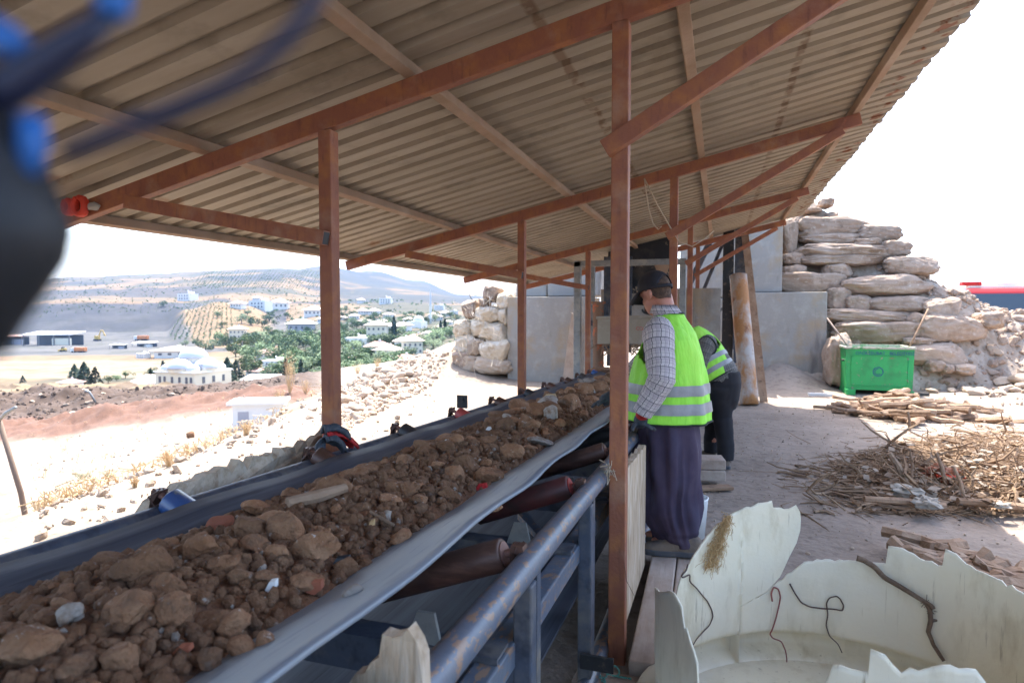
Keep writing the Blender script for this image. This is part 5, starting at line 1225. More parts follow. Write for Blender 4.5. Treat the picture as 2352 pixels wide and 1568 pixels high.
# ------------------------------------------------------------------ broken white tank
tk = empty('plastic_tank', 'broken white plastic tank with jagged rim at the bottom right', 'tank', (.48, 2.42, 0))
TC = V((.47, 2.45, 0)); TR_ = .645
def wall(tab, name, step=1.5, r=.68, th=.006):
    """curved shell; tab = (angle, lower height, upper height)"""
    cols = []; a = tab[0][0]; sg = 1 if tab[-1][0] > a else -1; q = random.Random(len(tab))
    pts = []
    for (a0, b0, t0), (a1, b1, t1) in zip(tab, tab[1:]):
        n = max(1, int(abs(a1 - a0) / step))
        for k in range(n):
            t = k / n; pts.append((lerp(a0, a1, t), lerp(b0, b1, t), lerp(t0, t1, t) + (.004 * q.gauss(0, 1) if k else 0)))
    pts.append(tab[-1]); bm = BM(); nv = 44; I, O = [], []
    for a, zb, zt in pts:
        ci, co = [], []
        for k in range(nv):
            z = lerp(zb, max(zb + .002, zt), k / (nv - 1)); rr = r + .10 * math.exp(-((z - .085) / .05) ** 4) + .012 * fbm((a * .02, z * 2, 1)) + .05 * max(0, z - .55)  # low outward groove added to give the wall a dark crescent of shade
            c, s = math.cos(R(a)), math.sin(R(a)); ci.append(bm.verts.new(TC + V((c * rr, s * rr, z)))); co.append(bm.verts.new(TC + V((c * (rr + th), s * (rr + th), z))))
        I.append(ci); O.append(co)
    for u in range(len(pts) - 1):
        for k in range(nv - 1):
            bm.faces.new((I[u][k], I[u][k + 1], I[u + 1][k + 1], I[u + 1][k])); bm.faces.new((O[u][k], O[u + 1][k], O[u + 1][k + 1], O[u][k + 1]))
        bm.faces.new((I[u][-1], O[u][-1], O[u + 1][-1], I[u + 1][-1])); bm.faces.new((I[u][0], I[u + 1][0], O[u + 1][0], O[u][0]))
    for e in (0, -1):
        for k in range(nv - 1): bm.faces.new((I[e][k], I[e][k + 1], O[e][k + 1], O[e][k]))
    bmesh.ops.recalc_face_normals(bm, faces=bm.faces); return obj(name, bm, M['plastic'], tk, smooth=True)
wall([(223, 0, .30), (221, 0, .42), (220, 0, .53), (215, 0, .61), (214, 0, .60), (213, 0, .665), (209, 0, .69), (195, 0, .63), (180, 0, .56), (170, 0, .47), (157, 0, .416), (153, 0, .498), (145, 0, .566), (135, 0, .651), (127, 0, .70), (123.1, 0, .715), (123, .277, .716), (120, .29, .729), (112, .335, .745), (110, .36, .75), (109.5, .37, .72), (107, .405, .72), (103.5, .50, .715), (101, .56, .732), (99.6, .62, .70), (99.4, .66, .67)], 'left_wall_piece')
wall([(122.9, 0, .277), (112, 0, .335), (98, 0, .479), (89, 0, .499), (77, 0, .51), (71, 0, .52), (70.4, 0, .598), (66, 0, .60), (59, 0, .57), (55, 0, .565), (53.6, 0, .57), (53, 0, .64), (45, 0, .603), (28, 0, .572), (0, 0, .55), (-40, 0, .55), (-60, 0, .60), (-76, 0, .70), (-80, 0, .752), (-86, 0, .755), (-90, 0, .73), (-93, 0, .718), (-96, 0, .757), (-98.6, 0, .765), (-98.9, 0, .70), (-101, 0, .70), (-105.5, 0, .70), (-107, 0, .64), (-112, 0, .50), (-118, 0, .42), (-128, 0, .36), (-136.9, 0, .30)], 'curved_wall')
bm = BM(); bm.faces.new([bm.verts.new(TC + V((math.cos(R(10 * k)) * .69, math.sin(R(10 * k)) * .69, .02))) for k in range(36)]); obj('tank_floor', bm, M['plastic'], tk)
def on_tank(x, y, off=.012):
    rr = ray(x, y); a = rr.x ** 2 + rr.y ** 2; b = -2 * (rr.x * TC.x + rr.y * TC.y); c = TC.x ** 2 + TC.y ** 2 - (.68 - off) ** 2
    D = b * b - 4 * a * c; t = (-b + math.sqrt(max(0, D))) / (2 * a); return CAMPOS + rr * t
def strand(name, pts, r, m, label, cat, off=.012):
    bm = BM(); P_ = []
    w = [on_tank(x, y, off) for x, y in pts]
    for a, b in zip(w, w[1:]):
        for k in range(4): P_.append(a.lerp(b, k / 4))
    P_.append(w[-1]); P_ = [P_[0]] + [(P_[i - 1] + P_[i] * 2 + P_[i + 1]) / 4 for i in range(1, len(P_) - 1)] + [P_[-1]]
    tube(bm, P_, [r * (1 - .35 * k / len(P_)) for k in range(len(P_))], 8); return tag(obj(name, bm, M[m], smooth=True, base=w[0]), label, cat)
tw = strand('twig', [(1968, 1281), (1985, 1286), (2010, 1302), (2030, 1325), (2060, 1342), (2090, 1360), (2118, 1378), (2140, 1391), (2144, 1398)], .013, 'twig', 'thick brown forked twig hanging inside the white tank', 'twig', .02)
bm = BM(); P_ = [on_tank(x, y, .02) for x, y in [(2125, 1380), (2136, 1400), (2138, 1425), (2132, 1450), (2144, 1480), (2158, 1502), (2168, 1517)]]; tube(bm, P_, [.009, .010, .010, .009, .008, .008, .007], 8); tube(bm, [P_[2], P_[2] + RT * .03 + V((0, 0, .004))], [.007, .005], 6)
for k in range(40): a = P_[0].lerp(P_[1], rnd.random()); tube(bm, [a, a + V((rnd.gauss(0, .012), rnd.gauss(0, .01), rnd.gauss(-.008, .012)))], .0012, 4)
obj('branch', bm, M['twig'], tw, smooth=True)
strand('wire', [(1580, 1295), (1577, 1308), (1565, 1322), (1568, 1326), (1585, 1318), (1584, 1335), (1600, 1350), (1612, 1365), (1625, 1380), (1635, 1400), (1638, 1415), (1630, 1435), (1615, 1450), (1600, 1467), (1592, 1480)], .0035, 'wire', 'thin dark wire on the left inside wall of the white tank', 'wire')
strand('wire', [(1774, 1380), (1771, 1362), (1777, 1347), (1788, 1352), (1793, 1370), (1788, 1395), (1782, 1420), (1774, 1445), (1768, 1455), (1775, 1465), (1795, 1472), (1805, 1495), (1808, 1520), (1797, 1545), (1790, 1568)], .004, 'redwire', 'reddish hooked wire in the middle of the white tank', 'wire')
strand('wire', [(1814, 1340), (1826, 1362), (1840, 1383), (1860, 1393), (1890, 1397), (1915, 1398), (1935, 1402), (1938, 1390), (1930, 1375), (1922, 1368), (1905, 1372), (1898, 1385), (1902, 1410), (1897, 1435), (1905, 1460), (1925, 1478), (1934, 1498)], .0035, 'wire', 'looped dark wire in the right half of the white tank', 'wire')
bm = BM(); q = random.Random(6)
for k in range(420):
    t = q.random(); x, y = lerp(1675, 1632, t), lerp(1182, 1295, t); w = 7 + 13 * t; p = on_tank(x + q.gauss(0, w * .5), y + q.gauss(0, 4), .01 + .02 * q.random()); pts = [p]
    for s in range(3): pts.append(pts[-1] + V((q.gauss(-.004, .008), q.gauss(0, .006), q.gauss(-.012, .012))))
    tube(bm, pts, .0011, 3, False)
tag(obj('fibre_tuft', bm, M['fibre']), 'tan tuft of fibre stuck on the left rim of the white tank', 'fibre')

# ------------------------------------------------------------------ sack and boulder pile left of the belt
LP = [(1590,540,1770,700,'bag','square earth-filled sack at the left end of the third row'),(1760,530,1960,690,'bag','narrow sack in the third row, under the white one'),(1850,560,2160,760,'bag','big ribbed sack bulging beside the concrete block'),(1610,690,1790,880,'bag','worn sack at the left end of the second row'),(1720,740,1900,900,'pale','whitish block in the second row of sacks'),(1880,750,2165,950,'bag','torn sack beside the concrete block, under the ribbed one'),(1590,860,1760,1060,'boulder','leaning slab at the lower left corner of the sack pile'),(1650,880,1840,1050,'pale','pale boulder in the bottom row of the sack pile'),(1810,920,2165,1080,'pale','long low boulder in the bottom row beside the concrete block'),(1800,390,2070,550,'bag','white sack with a red streak near the top of the pile'),(2050,390,2170,560,'bag','yellowish sack touching the top of the concrete block'),(2040,240,2180,400,'bag','dusty sack above the concrete block'),(1900,180,2060,320,'boulder','fibre-covered lump on the crest of the sack pile'),(1690,330,1830,500,'boulder','sandy lump on the left shoulder of the sack pile'),(1860,310,1930,390,'boulder','small angular stone below the crest of the sack pile')]
for i, (x0, y0, x1, y1, m, lab) in enumerate(LP):
    X0, X1, Y0, Y1 = [689 + .2197 * x0, 689 + .2197 * x1, 620 + .2197 * y0, 620 + .2197 * y1]; cx_, cy_ = (X0 + X1) / 2, (Y0 + Y1) / 2
    Yp = 14.0 + max(0, at(cx_, cy_, 'Y', 14.2).z) * .35; p = at(cx_, cy_, 'Y', Yp); dep = (p - CAMPOS).dot(FW); sx = (X1 - X0) * dep / F_PX / 2; sz = (Y1 - Y0) * dep / F_PX / 2
    me = BR[(i * 3 + 1) % 8].copy(); me.materials[0] = M[{'bag': 'bag', 'pale': 'sandstone', 'boulder': 'boulder'}[m]]
    stone('sack' if m == 'bag' else 'boulder', me, p + V((0, .28, 0)), (sx * 1.12, .42, sz * 1.12), (rnd.uniform(-.1, .1), rnd.uniform(-.1, .1), .15), lab, 'sack' if m == 'bag' else 'boulder')
bm = BM(); q = random.Random(12)
grid(bm, lambda i, j: V((-6.4 + i * .1, 14.55 + j * .1, max(-.2, min(2.55 - .9 * max(0, -4.9 - (-6.4 + i * .1)) * 1.35, (j * .1) * 1.6) + .12 * fbm((i * .3, j * .3, 2)) + .05 * fbm((i * .9, j * .9, 4))))), 26, 22)
obj('sack_pile_fill', bm, M['bag'], smooth=True, kind='structure')
bm = BM()
for k in range(110):
    x, y = 689 + .2197 * q.uniform(1600, 2150), 620 + .2197 * q.uniform(190, 1000); Yp = 13.55 + max(0, at(x, y, 'Y', 14).z) * .35; p = at(x, y, 'Y', Yp)
    strip(bm, p, (q.gauss(0, .5), -.2, q.gauss(-1, .5)), q.uniform(.1, .4), q.choice((.003, .005, .009)), .35)
tag(obj('shredded_fibre', bm, M['bag'], kind='stuff'), 'shredded sack fibre trailing down the sack pile', 'fibre')
def on_rub(q):
    while True:
        x = q.uniform(740, 1050); ylo = 955 - (x - 740) * .50; y = q.uniform(ylo - 40, ylo + 60)
        p = at(x, y, 'Z', 0);
        if p.y < 15 and p.y > 6: return V((p.x, p.y, near_z(p.x, p.y) + .01))
scatter('rubble_spill', 1500, on_rub, .015, .10, M['sandstone'], 'sunlit rubble spilling from the sack pile towards the slope', 'rubble', 14)
q = random.Random(15)
for k in range(64):
    x = q.uniform(752, 1045); y = 952 - (x - 752) * .5 + q.gauss(0, 20) - 10; p = at(x, y, 'Z', 0)
    if not 6 < p.y < 24: continue
    r = q.uniform(.06, .17); stone('rock', q.choice(RK['sandstone']), (p.x, p.y, near_z(p.x, p.y) + r * .35), (r * 1.35, r, r * .8), (q.uniform(-.4, .4), q.uniform(-.4, .4), q.uniform(0, 6)), 'sunlit pale stone on the edge of the slope beyond the belt', 'stone', 'pale stones along the slope edge beyond the belt')
for k in range(20):
    x = q.uniform(20, 600); y = q.uniform(905, 975)
    for d in [45 + .5 * i for i in range(50)]:
        P_ = hdir(x) * d
        if near_z(P_.x, P_.y) >= zat(x, y, d): break
    r = q.uniform(.12, .32); stone('rock', q.choice(RK['sandstone']), (P_.x, P_.y, near_z(P_.x, P_.y) + r * .3), (r * 1.4, r, r * .8), (0, q.uniform(-.4, .4), q.uniform(0, 6)), 'pale stone lying on the brown spoil mounds', 'stone', 'pale stones on the brown spoil mounds')
def near_hit(x, y, lo=4):
    d = lo
    while d < 72:
        P_ = hdir(x) * d
        if near_z(P_.x, P_.y) >= zat(x, y, d): return V((P_.x, P_.y, near_z(P_.x, P_.y))), d
        d *= 1.01
    return V((P_.x, P_.y, near_z(P_.x, P_.y))), d
# weeds
def weed(name, base, h, n, spread, m, label, cat, seed, group=None):
    q = random.Random(seed); bm = BM()
    for k in range(n):
        a = q.uniform(0, 6.28); top = base + V((math.cos(a) * spread * q.random(), math.sin(a) * spread * q.random(), h * q.uniform(.5, 1))); mid = base.lerp(top, .5) + V((q.gauss(0, .05) * h, q.gauss(0, .05) * h, 0))
        tube(bm, [base + V((math.cos(a) * .1 * spread, math.sin(a) * .1 * spread, -.05)), mid, top], [.006 * h + .002, .005 * h + .001, .002], 4, False)
        for s in range(5):
            c = base.lerp(mid, 1).lerp(top, q.random()); tube(bm, [c, c + V((q.gauss(0, .09), q.gauss(0, .09), q.uniform(.0, .14))) * h], .0018 * h + .001, 3, False)
    return tag(obj(name, bm, M[m], base=base), label, cat, group)
p, d = near_hit(663, 905, 9); weed('dry_weed', p, 85 * d / F_PX + .2, 26, .35, 'dry', 'tall feathery dry weed left of the left post', 'weed', 1)
for i, (x, y, h, lab) in enumerate(((700, 905, 34, 'low dry weed clump just left of the left post'), (640, 925, 34, 'straw-coloured weed clump above the little white hut'), (380, 1075, 40, 'orange-brown dry weeds beside the track below the bank'), (560, 1000, 30, 'dry weed tuft on the bank below the white hut'), (820, 858, 28, 'dry grass clump at the slope edge right of the left post'), (865, 845, 26, 'taller dry grass clump at the slope edge'), (300, 1120, 26, 'flattened dry weeds on the verge'))):
    p, d = near_hit(x, y, 5); weed('dry_weed', p, h * d / F_PX, 40, h * d / F_PX * .6, 'dry', lab, 'weed', 20 + i)
for i, (x, y, h, lab) in enumerate(((180, 1105, 20, 'green weed patch on the verge left'), (240, 1095, 16, 'green weed patch on the verge right of another'), (2225, 890, 14, 'sparse green weeds in the sun right of the bin'))):
    p, d = (near_hit(x, y, 5)) if x < 1000 else (at(x, y, 'Z', .05), 13.5); weed('green_weed', p, h * d / F_PX, 50, .5, 'weed', lab, 'weed', 40 + i)
def on_left(q):
    while True:
        x = q.uniform(60, 1000); d = 4 * (42 / 4) ** q.random(); P_ = hdir(x) * d
        if P_.x < -2.3 and (P_.x < -4.2 - .3 * P_.y or q.random() < .5): return V((P_.x, P_.y, near_z(P_.x, P_.y) + .01))
scatter('bank_gravel', 2600, on_left, .010, .07, M['sandstone'], 'gravel and clods strewn down the sandy bank left of the belt', 'gravel', 51)
def on_mound(q):
    x = q.uniform(-40, 680); d = q.uniform(44, 64); P_ = hdir(x) * d; return V((P_.x, P_.y, near_z(P_.x, P_.y) + .02))
scatter('mound_clods', 1500, on_mound, .04, .26, M['clod'], 'clods and rubble on the brown spoil mounds', 'clods', 52)
bm = BM(); q = random.Random(53)
for k in range(700):
    P_ = on_left(q)
    if P_.x > -4.6 - .3 * P_.y: continue
    if fbm((P_.x * .35, P_.y * .35, 12)) < .06: continue
    for s in range(4): tube(bm, [P_, P_ + V((q.gauss(0, .05), q.gauss(0, .05), q.uniform(.05, .2))), P_ + V((q.gauss(0, .10), q.gauss(0, .10), q.uniform(.05, .2)))], .006, 3, False)
tag(obj('dry_grass', bm, M['dry'], kind='stuff'), 'patches of dry grass on the bank and verge', 'grass')
# small white hut below the bank, lamp post, marker posts
p, d = near_hit(522, 990, 12); k = d / F_PX; hut = empty('hut', 'small whitewashed hut with flat concrete roof below the bank', 'hut', p)
ex, ey = RT, FWH; Q = Matrix((ex, ey, V((0, 0, 1)))).transposed() @ Matrix.Rotation(R(12), 3, 'Z')
bm = BM(); box(bm, p + Q @ V((62 * k, 45 * k, 24 * k)), (112 * k, 80 * k, 70 * k), Q); obj('wall', bm, M['white'], hut)
bm = BM(); box(bm, p + Q @ V((60 * k, 44 * k, 62 * k)), (130 * k, 96 * k, 6 * k), Q); obj('roof', bm, M['white'], hut)
bm = BM(); box(bm, p + Q @ V((30 * k, 4.6 * k, 20 * k)), (24 * k, 1.5 * k, 46 * k), Q); obj('door', bm, M['wallgrey'], hut)
lp = empty('lamp_post', 'leaning metal lamp post at the left edge beside the track', 'lamp post', at(80, 1300, 'Y', 9.0))
a0, a1 = at(80, 1300, 'Y', 9.0), at(-2, 965, 'Y', 8.9); bm = BM(); tube(bm, [a0 - V((0, 0, 1)), a0, a0.lerp(a1, .5) + RT * .08, a1], [.055, .055, .05, .045], 10); obj('pole', bm, M['lampbrown'], lp, smooth=True)
bm = BM(); tube(bm, [a1, at(14, 948, 'Y', 8.8), at(36, 935, 'Y', 8.7)], [.03, .035, .03], 8); obj('lamp_arm', bm, M['galv'], lp, smooth=True)
p, d = near_hit(215, 925, 30); a1 = CAMPOS + ray(195, 897) * (d * 1.0); bm = BM(); tube(bm, [p, p.lerp(a1, .6) + V((0, 0, .3)), a1], .09, 8); tag(obj('bent_pipe', bm, M['galv'], base=p, smooth=True), 'bent pale pipe sticking out of the brown spoil mounds', 'pipe')
for (x, y, lab) in ((433, 1005, 'small dark stone on the sandy track'),):
    p, d = near_hit(x, y, 8); stone('stone', RK['rock'][2], p + V((0, 0, .1)), (.2, .2, .22), (0, 0, 1), lab, 'stone')

# ------------------------------------------------------------------ town in the valley
def place(o, p, rz_): o.location = p; o.rotation_euler = (0, 0, rz_); return o
def hip_house(kind):
    """unit house: 1 wide, .8 deep; walls, hipped roof, windows, water tank"""
    wall_m, roof_m, h, flat = kind; o = empty('house', 'house', 'house', (0, 0, 0))
    bm = BM(); box(bm, (0, 0, h / 2 - .2), (1 - .16 * (not flat), .8 - .14 * (not flat), h + .4)); obj('wall', bm, M[wall_m], o)
    bm = BM()
    if flat:
        box(bm, (0, 0, h + .015), (1.02, .82, .03)); box(bm, (.2, .1, h + .09), (.3, .25, .14))
    else:
        e = [bm.verts.new(V(q)) for q in ((-.53, -.43, h), (.53, -.43, h), (.53, .43, h), (-.53, .43, h))]; r_ = [bm.verts.new(V(q)) for q in ((-.16, 0, h + .17), (.16, 0, h + .17))]
        for f in ((0, 1, 5, 4), (1, 2, 5), (2, 3, 4, 5), (3, 0, 4)): bm.faces.new([(e + r_)[i] for i in f])
        bm.faces.new(list(reversed(e)))
    obj('roof', bm, M[roof_m], o)
    yw = -.4 if flat else -.331
    for z in ([h * .3, h * .72] if h > .4 else [h * .55]):
        for x in (-.3, -.1, .12, .32):
            bm = BM(); box(bm, (x, yw, z), (.075, .02, .10)); obj('window', bm, M['window'], o)
    bm = BM(); tube(bm, [(.05, 0, h + .17), (.05, 0, h + .24)], .045, 10); obj('water_tank', bm, M['white'], o)
    return o
KINDS = {'pale': ('white', 'roofpale', .34, False), 'pink': ('white', 'roofpink', .30, False), 'two': ('cream', 'roofpale', .62, False), 'flat': ('white', 'white', .45, True), 'grey': ('wallgrey', 'roofgrey', .34, False)}
PROTO = {k: hip_house(v) for k, v in KINDS.items()}; used = set()
HOUSES = [(546, 780, 40, 'two', 'two-storey white house at the foot of the olive grove'), (548, 707, 32, 'pale', 'low pale house on the ridge right of the olive grove'), (600, 709, 40, 'flat', 'long flat white building on the ridge above the trees'), (643, 710, 46, 'pale', 'wide hip-roofed house on the ridge with round tank'), (433, 690, 34, 'flat', 'flat-roofed white house above the olive grove'), (722, 726, 44, 'pale', 'pale house just left of the left post, highest of three'), (693, 764, 60, 'grey', 'grey-walled house with wide pale roof left of the post'), (610, 822, 44, 'pink', 'pink-roofed white house below the trees, left half of a pair'), (640, 826, 44, 'pink', 'pink-roofed white house below the trees, right half of a pair'), (631, 850, 46, 'flat', 'white house between the pink-roofed pair and the grey shed'), (600, 863, 74, 'pink', 'wide pink-roofed house behind the grey shed roof'),
 (405, 819, 100, 'pale', 'long white school-like building behind the mosque'), (328, 821, 24, 'flat', 'small white hut left of the long white building'), (725, 895, 74, 'pale', 'white-roofed shed close to the left post'), (160, 892, 46, 'pink', 'pink roof showing over the brown mounds at the left'),
 (830, 697, 22, 'pale', None), (887, 698, 27, 'flat', None), (835, 722, 27, 'pale', None), (860, 722, 27, 'pale', None), (893, 731, 26, 'pale', None), (788, 735, 18, 'pale', None), (814, 733, 26, 'pale', None), (867, 779, 52, 'two', 'large two-storey hip-roofed house in the middle of the town'), (821, 797, 46, 'flat', 'boxy white building right of the left post'), (900, 764, 46, 'pale', None), (925, 760, 40, 'pale', None), (940, 743, 26, 'pale', None), (1008, 765, 36, 'pale', 'bright hip-roofed house near the sack pile'), (1010, 712, 22, 'flat', None), (1023, 727, 26, 'pale', None), (995, 728, 22, 'pale', None), (1005, 735, 26, 'pale', None), (959, 788, 48, 'pink', 'pinkish roofed house right of the town centre'), (930, 801, 55, 'pale', None), (869, 812, 62, 'pink', 'long pinkish roof joined to other roofs in the town'), (946, 816, 55, 'two', 'two-storey house with broad white roof in the lower town'), (893, 823, 60, 'pale', None), (887, 836, 36, 'flat', None), (931, 843, 62, 'pink', 'grey-pink roofed house lowest near the rubble slope'), (805, 843, 52, 'pink', 'white house with pale pink roof beside the left post'), (797, 857, 36, 'pale', None), (786, 816, 18, 'pale', None), (1030, 745, 20, 'pale', None), (1043, 722, 18, 'flat', None), (745, 742, 30, 'pale', None), (760, 800, 36, 'pink', None), (590, 690, 18, 'pale', None), (840, 745, 26, 'pale', None), (985, 775, 30, 'pale', None), (880, 745, 24, 'pale', None)]
q = random.Random(77)
for i, (x, y, w, kd, lab) in enumerate(HOUSES):
    p, d = drop(x, y); s = w * d / F_PX
    o = PROTO[kd] if kd not in used else copy_tree(PROTO[kd]); used.add(kd)
    place(o, p, YAW * .9 + q.uniform(-.35, .35)); sy = 1.0 if w < 70 else .6; o.scale = (s, s * sy, s * (1 if w < 70 else .5)); o['category'] = 'house'
    o['label'] = lab or ('small flat-roofed white house among the trees of the valley town' if kd == 'flat' else 'small pale hip-roofed house among the trees of the valley town' if kd != 'pink' else 'small pink-roofed house among the trees of the valley town')
    o['group'] = 'houses of the valley town'
# low house with red-and-pale hipped roof in front of the mosque, open sheds
def shed_far(x, y, w, hpx, dep, roof, wall_, label, slope=.06, openf=True):
    p, d = drop(x, y); s = w * d / F_PX; h = hpx * d / F_PX; o = empty('barn', label, 'shed', p); o.rotation_euler = (0, 0, YAW)
    L_ = lambda nm, bm, m: obj(nm, bm, M[m], None)
    def add(nm, bm, m): c = obj(nm, bm, M[m]); c.parent = o
    bm = BM(); t = dep * s; prism(bm, [(-s / 2 - .02 * s, -t / 2, h), (s / 2 + .02 * s, -t / 2, h * 1.04), (s / 2 + .05 * s, t / 2, h + slope * s), (-s / 2 + .06 * s, t / 2, h + slope * s)], (0, 0, .02 * s)); add('roof', bm, roof)
    bm = BM(); box(bm, (0, t / 2 - .02 * s, h / 2 - .5), (s, .02 * s, h + 1)); add('back_wall', bm, 'window' if openf else wall_)
    if openf:
        for k in range(4): bm = BM(); xx = lerp(-.48, .48, k / 3) * s; beam(bm, (xx, -t / 2 * .95, -1), (xx, -t / 2 * .95, h), .02 * s, .02 * s, (0, 1, 0)); add('post', bm, 'lamp')
        bm = BM(); box(bm, (.3 * s, -t * .4, h * .3), (.38 * s, .05 * s, h * .8)); add('side_wall', bm, wall_)
    else:
        bm = BM(); box(bm, (0, -.05 * t, h / 2 - .5), (s * .96, t * .8, h + .9)); add('wall', bm, wall_)
        for k in range(3): bm = BM(); box(bm, (lerp(-.35, .35, k / 2) * s, -.452 * t, h * .5), (.06 * s, .02 * s, h * .45)); add('window', bm, 'window')
    return o
shed_far(122, 792, 108, 22, .45, 'white', 'cream', 'long open industrial shed with white roof by the quarry')
shed_far(28, 790, 60, 18, .4, 'roofpink', 'wallgrey', 'open shed with pinkish roof at the left of the quarry yard')
shed_far(270, 801, 34, 8, .4, 'roofgrey', 'wallgrey', 'small grey flat shed in the quarry yard')
shed_far(331, 795, 46, 8, .5, 'white', 'white', 'cluster shed with white awnings right of the quarry yard')
shed_far(602, 890, 86, 20, .5, 'roofgrey', 'cream', 'cream building with grey sheet roof below the trees', .1, False)
shed_far(392, 896, 178, 16, .35, 'roofpale', 'wallgrey', 'long low house with pale tiled roof in front of the mosque', .085, False)
shed_far(545, 893, 60, 8, .4, 'white', 'cream', 'low white-roofed outbuilding right of the mosque', .05, False)
# mosque with domes
p, d = drop(443, 897); s = 145 * d / F_PX; mq = empty('mosque', 'cream mosque with cluster of pale lead domes', 'mosque', p); Q = Matrix.Rotation(YAW - .35, 3, 'Z')
def mpart(nm, bm, m, smooth=False, par=None):
    for v in bm.verts: v.co = p + Q @ (v.co * s)
    return obj(nm, bm, M[m], par or mq, smooth=smooth)
bm = BM(); box(bm, (0, 0, .03), (.80, .74, .56)); wl = mpart('wall', bm, 'cream')
bm = BM(); box(bm, (0, 0, .32), (.84, .78, .02)); mpart('cornice', bm, 'white')
for x in (-.3, -.2, -.05, .1, .24, .33):
    bm = BM(); box(bm, (x, -.371, .20), (.045, .01, .10)); mpart('window', bm, 'window')
for y in (-.2, 0, .2):
    bm = BM(); box(bm, (.401, y, .20), (.01, .05, .10)); mpart('window', bm, 'window')
def dome(c, r, hz, drum):
    bm = BM(); tube(bm, [(c[0], c[1], c[2]), (c[0], c[1], c[2] + drum)], r * .98, 24); dr = mpart('drum', bm, 'cream')
    bm = BM(); rr = []
    for k in range(10):
        a = k / 9 * math.pi / 2; rr.append([V((c[0] + r * 1.04 * math.cos(a) * math.cos(t), c[1] + r * 1.04 * math.cos(a) * math.sin(t), c[2] + drum + hz * math.sin(a))) for t in [2 * math.pi * i / 28 for i in range(28)]])
    rr[-1] = [V((c[0], c[1], c[2] + drum + hz)) + V((math.cos(t), math.sin(t), 0)) * .004 for t in [2 * math.pi * i / 28 for i in range(28)]]
    loft(bm, rr); mpart('dome', bm, 'lead', True)
dome((0, 0, .36), .21, .17, .16)
for a in range(4): c = Q.inverted() @ V((0, 0, 0)); dome((.23 * math.cos(a * math.pi / 2), .23 * math.sin(a * math.pi / 2), .32), .20, .155, .045)
for x, y in ((-.26, -.26), (.26, -.26), (.26, .26), (-.26, .26)): dome((x, y, .32), .10, .085, .03)
# (more trees further down)
# distant mosque and its minaret
p, d = drop(958, 752); s = 40 * d / F_PX; m2 = empty('mosque', 'small distant mosque with a single pale dome', 'mosque', p)
bm = BM(); box(bm, p + V((0, 0, .12 * s)), (.9 * s, .8 * s, .5 * s)); obj('wall', bm, M['white'], m2)
bm = BM(); ell(bm, p + V((.1 * s, 0, .35 * s)), (.32 * s, .32 * s, .34 * s), 20); obj('dome', bm, M['lead'], m2, smooth=True)
p, d = drop(989, 742); s = d / F_PX; mn = empty('minaret', 'slender white minaret rising over the far town', 'minaret', p)
bm = BM(); tube(bm, [p - V((0, 0, 5)), p + V((0, 0, 40 * s))], 2.6 * s, 12); obj('shaft', bm, M['white'], mn); bm = BM(); tube(bm, [p + V((0, 0, 40 * s)), p + V((0, 0, 42 * s))], 3.6 * s, 12); obj('balcony', bm, M['white'], mn)
bm = BM(); tube(bm, [p + V((0, 0, 42 * s)), p + V((0, 0, 60 * s)), p + V((0, 0, 76 * s))], [2.0 * s, 1.9 * s, .1 * s], 12); obj('spire', bm, M['lead'], mn)
# lattice mast by the mosque, street lamps
p, d = drop(545, 897); 
def mast(x, y, hpx, w, label, lattice):
    p, d = drop(x, y); s = d / F_PX; bm = BM(); n = 9
    if lattice:
        for a in ((-1, -1), (1, -1), (1, 1), (-1, 1)): tube(bm, [p + V((a[0] * w * s, a[1] * w * s, -2)), p + V((a[0] * w * s * .5, a[1] * w * s * .5, hpx * s))], .35 * s, 4)
        for k in range(n):
            z0_, z1_ = hpx * s * k / n, hpx * s * (k + 1) / n; ww = w * s * (1 - .5 * k / n)
            for sg in (1, -1): tube(bm, [p + V((-ww * sg, -ww, z0_)), p + V((ww * sg, -ww, z1_))], .25 * s, 4); tube(bm, [p + V((ww, -ww * sg, z0_)), p + V((ww, ww * sg, z1_))], .25 * s, 4)
    else: tube(bm, [p - V((0, 0, 2)), p + V((0, 0, hpx * s))], w * s, 6); tube(bm, [p + V((0, 0, hpx * s)), p + V((4 * s, 0, hpx * s + .5 * s))], w * s * .7, 5)
    return tag(obj('lattice_mast' if lattice else 'utility_pole', bm, M['lamp'], base=p), label, 'mast' if lattice else 'pole')
mast(460, 898, 62, 4.5, 'dark lattice mast in front of the mosque', True)
mast(546, 872, 40, .8, 'utility pole right of the mosque', False); mast(556, 808, 24, .8, 'utility pole in front of the trees', False); mast(774, 820, 40, .9, 'dark street lamp beside the left post', False)
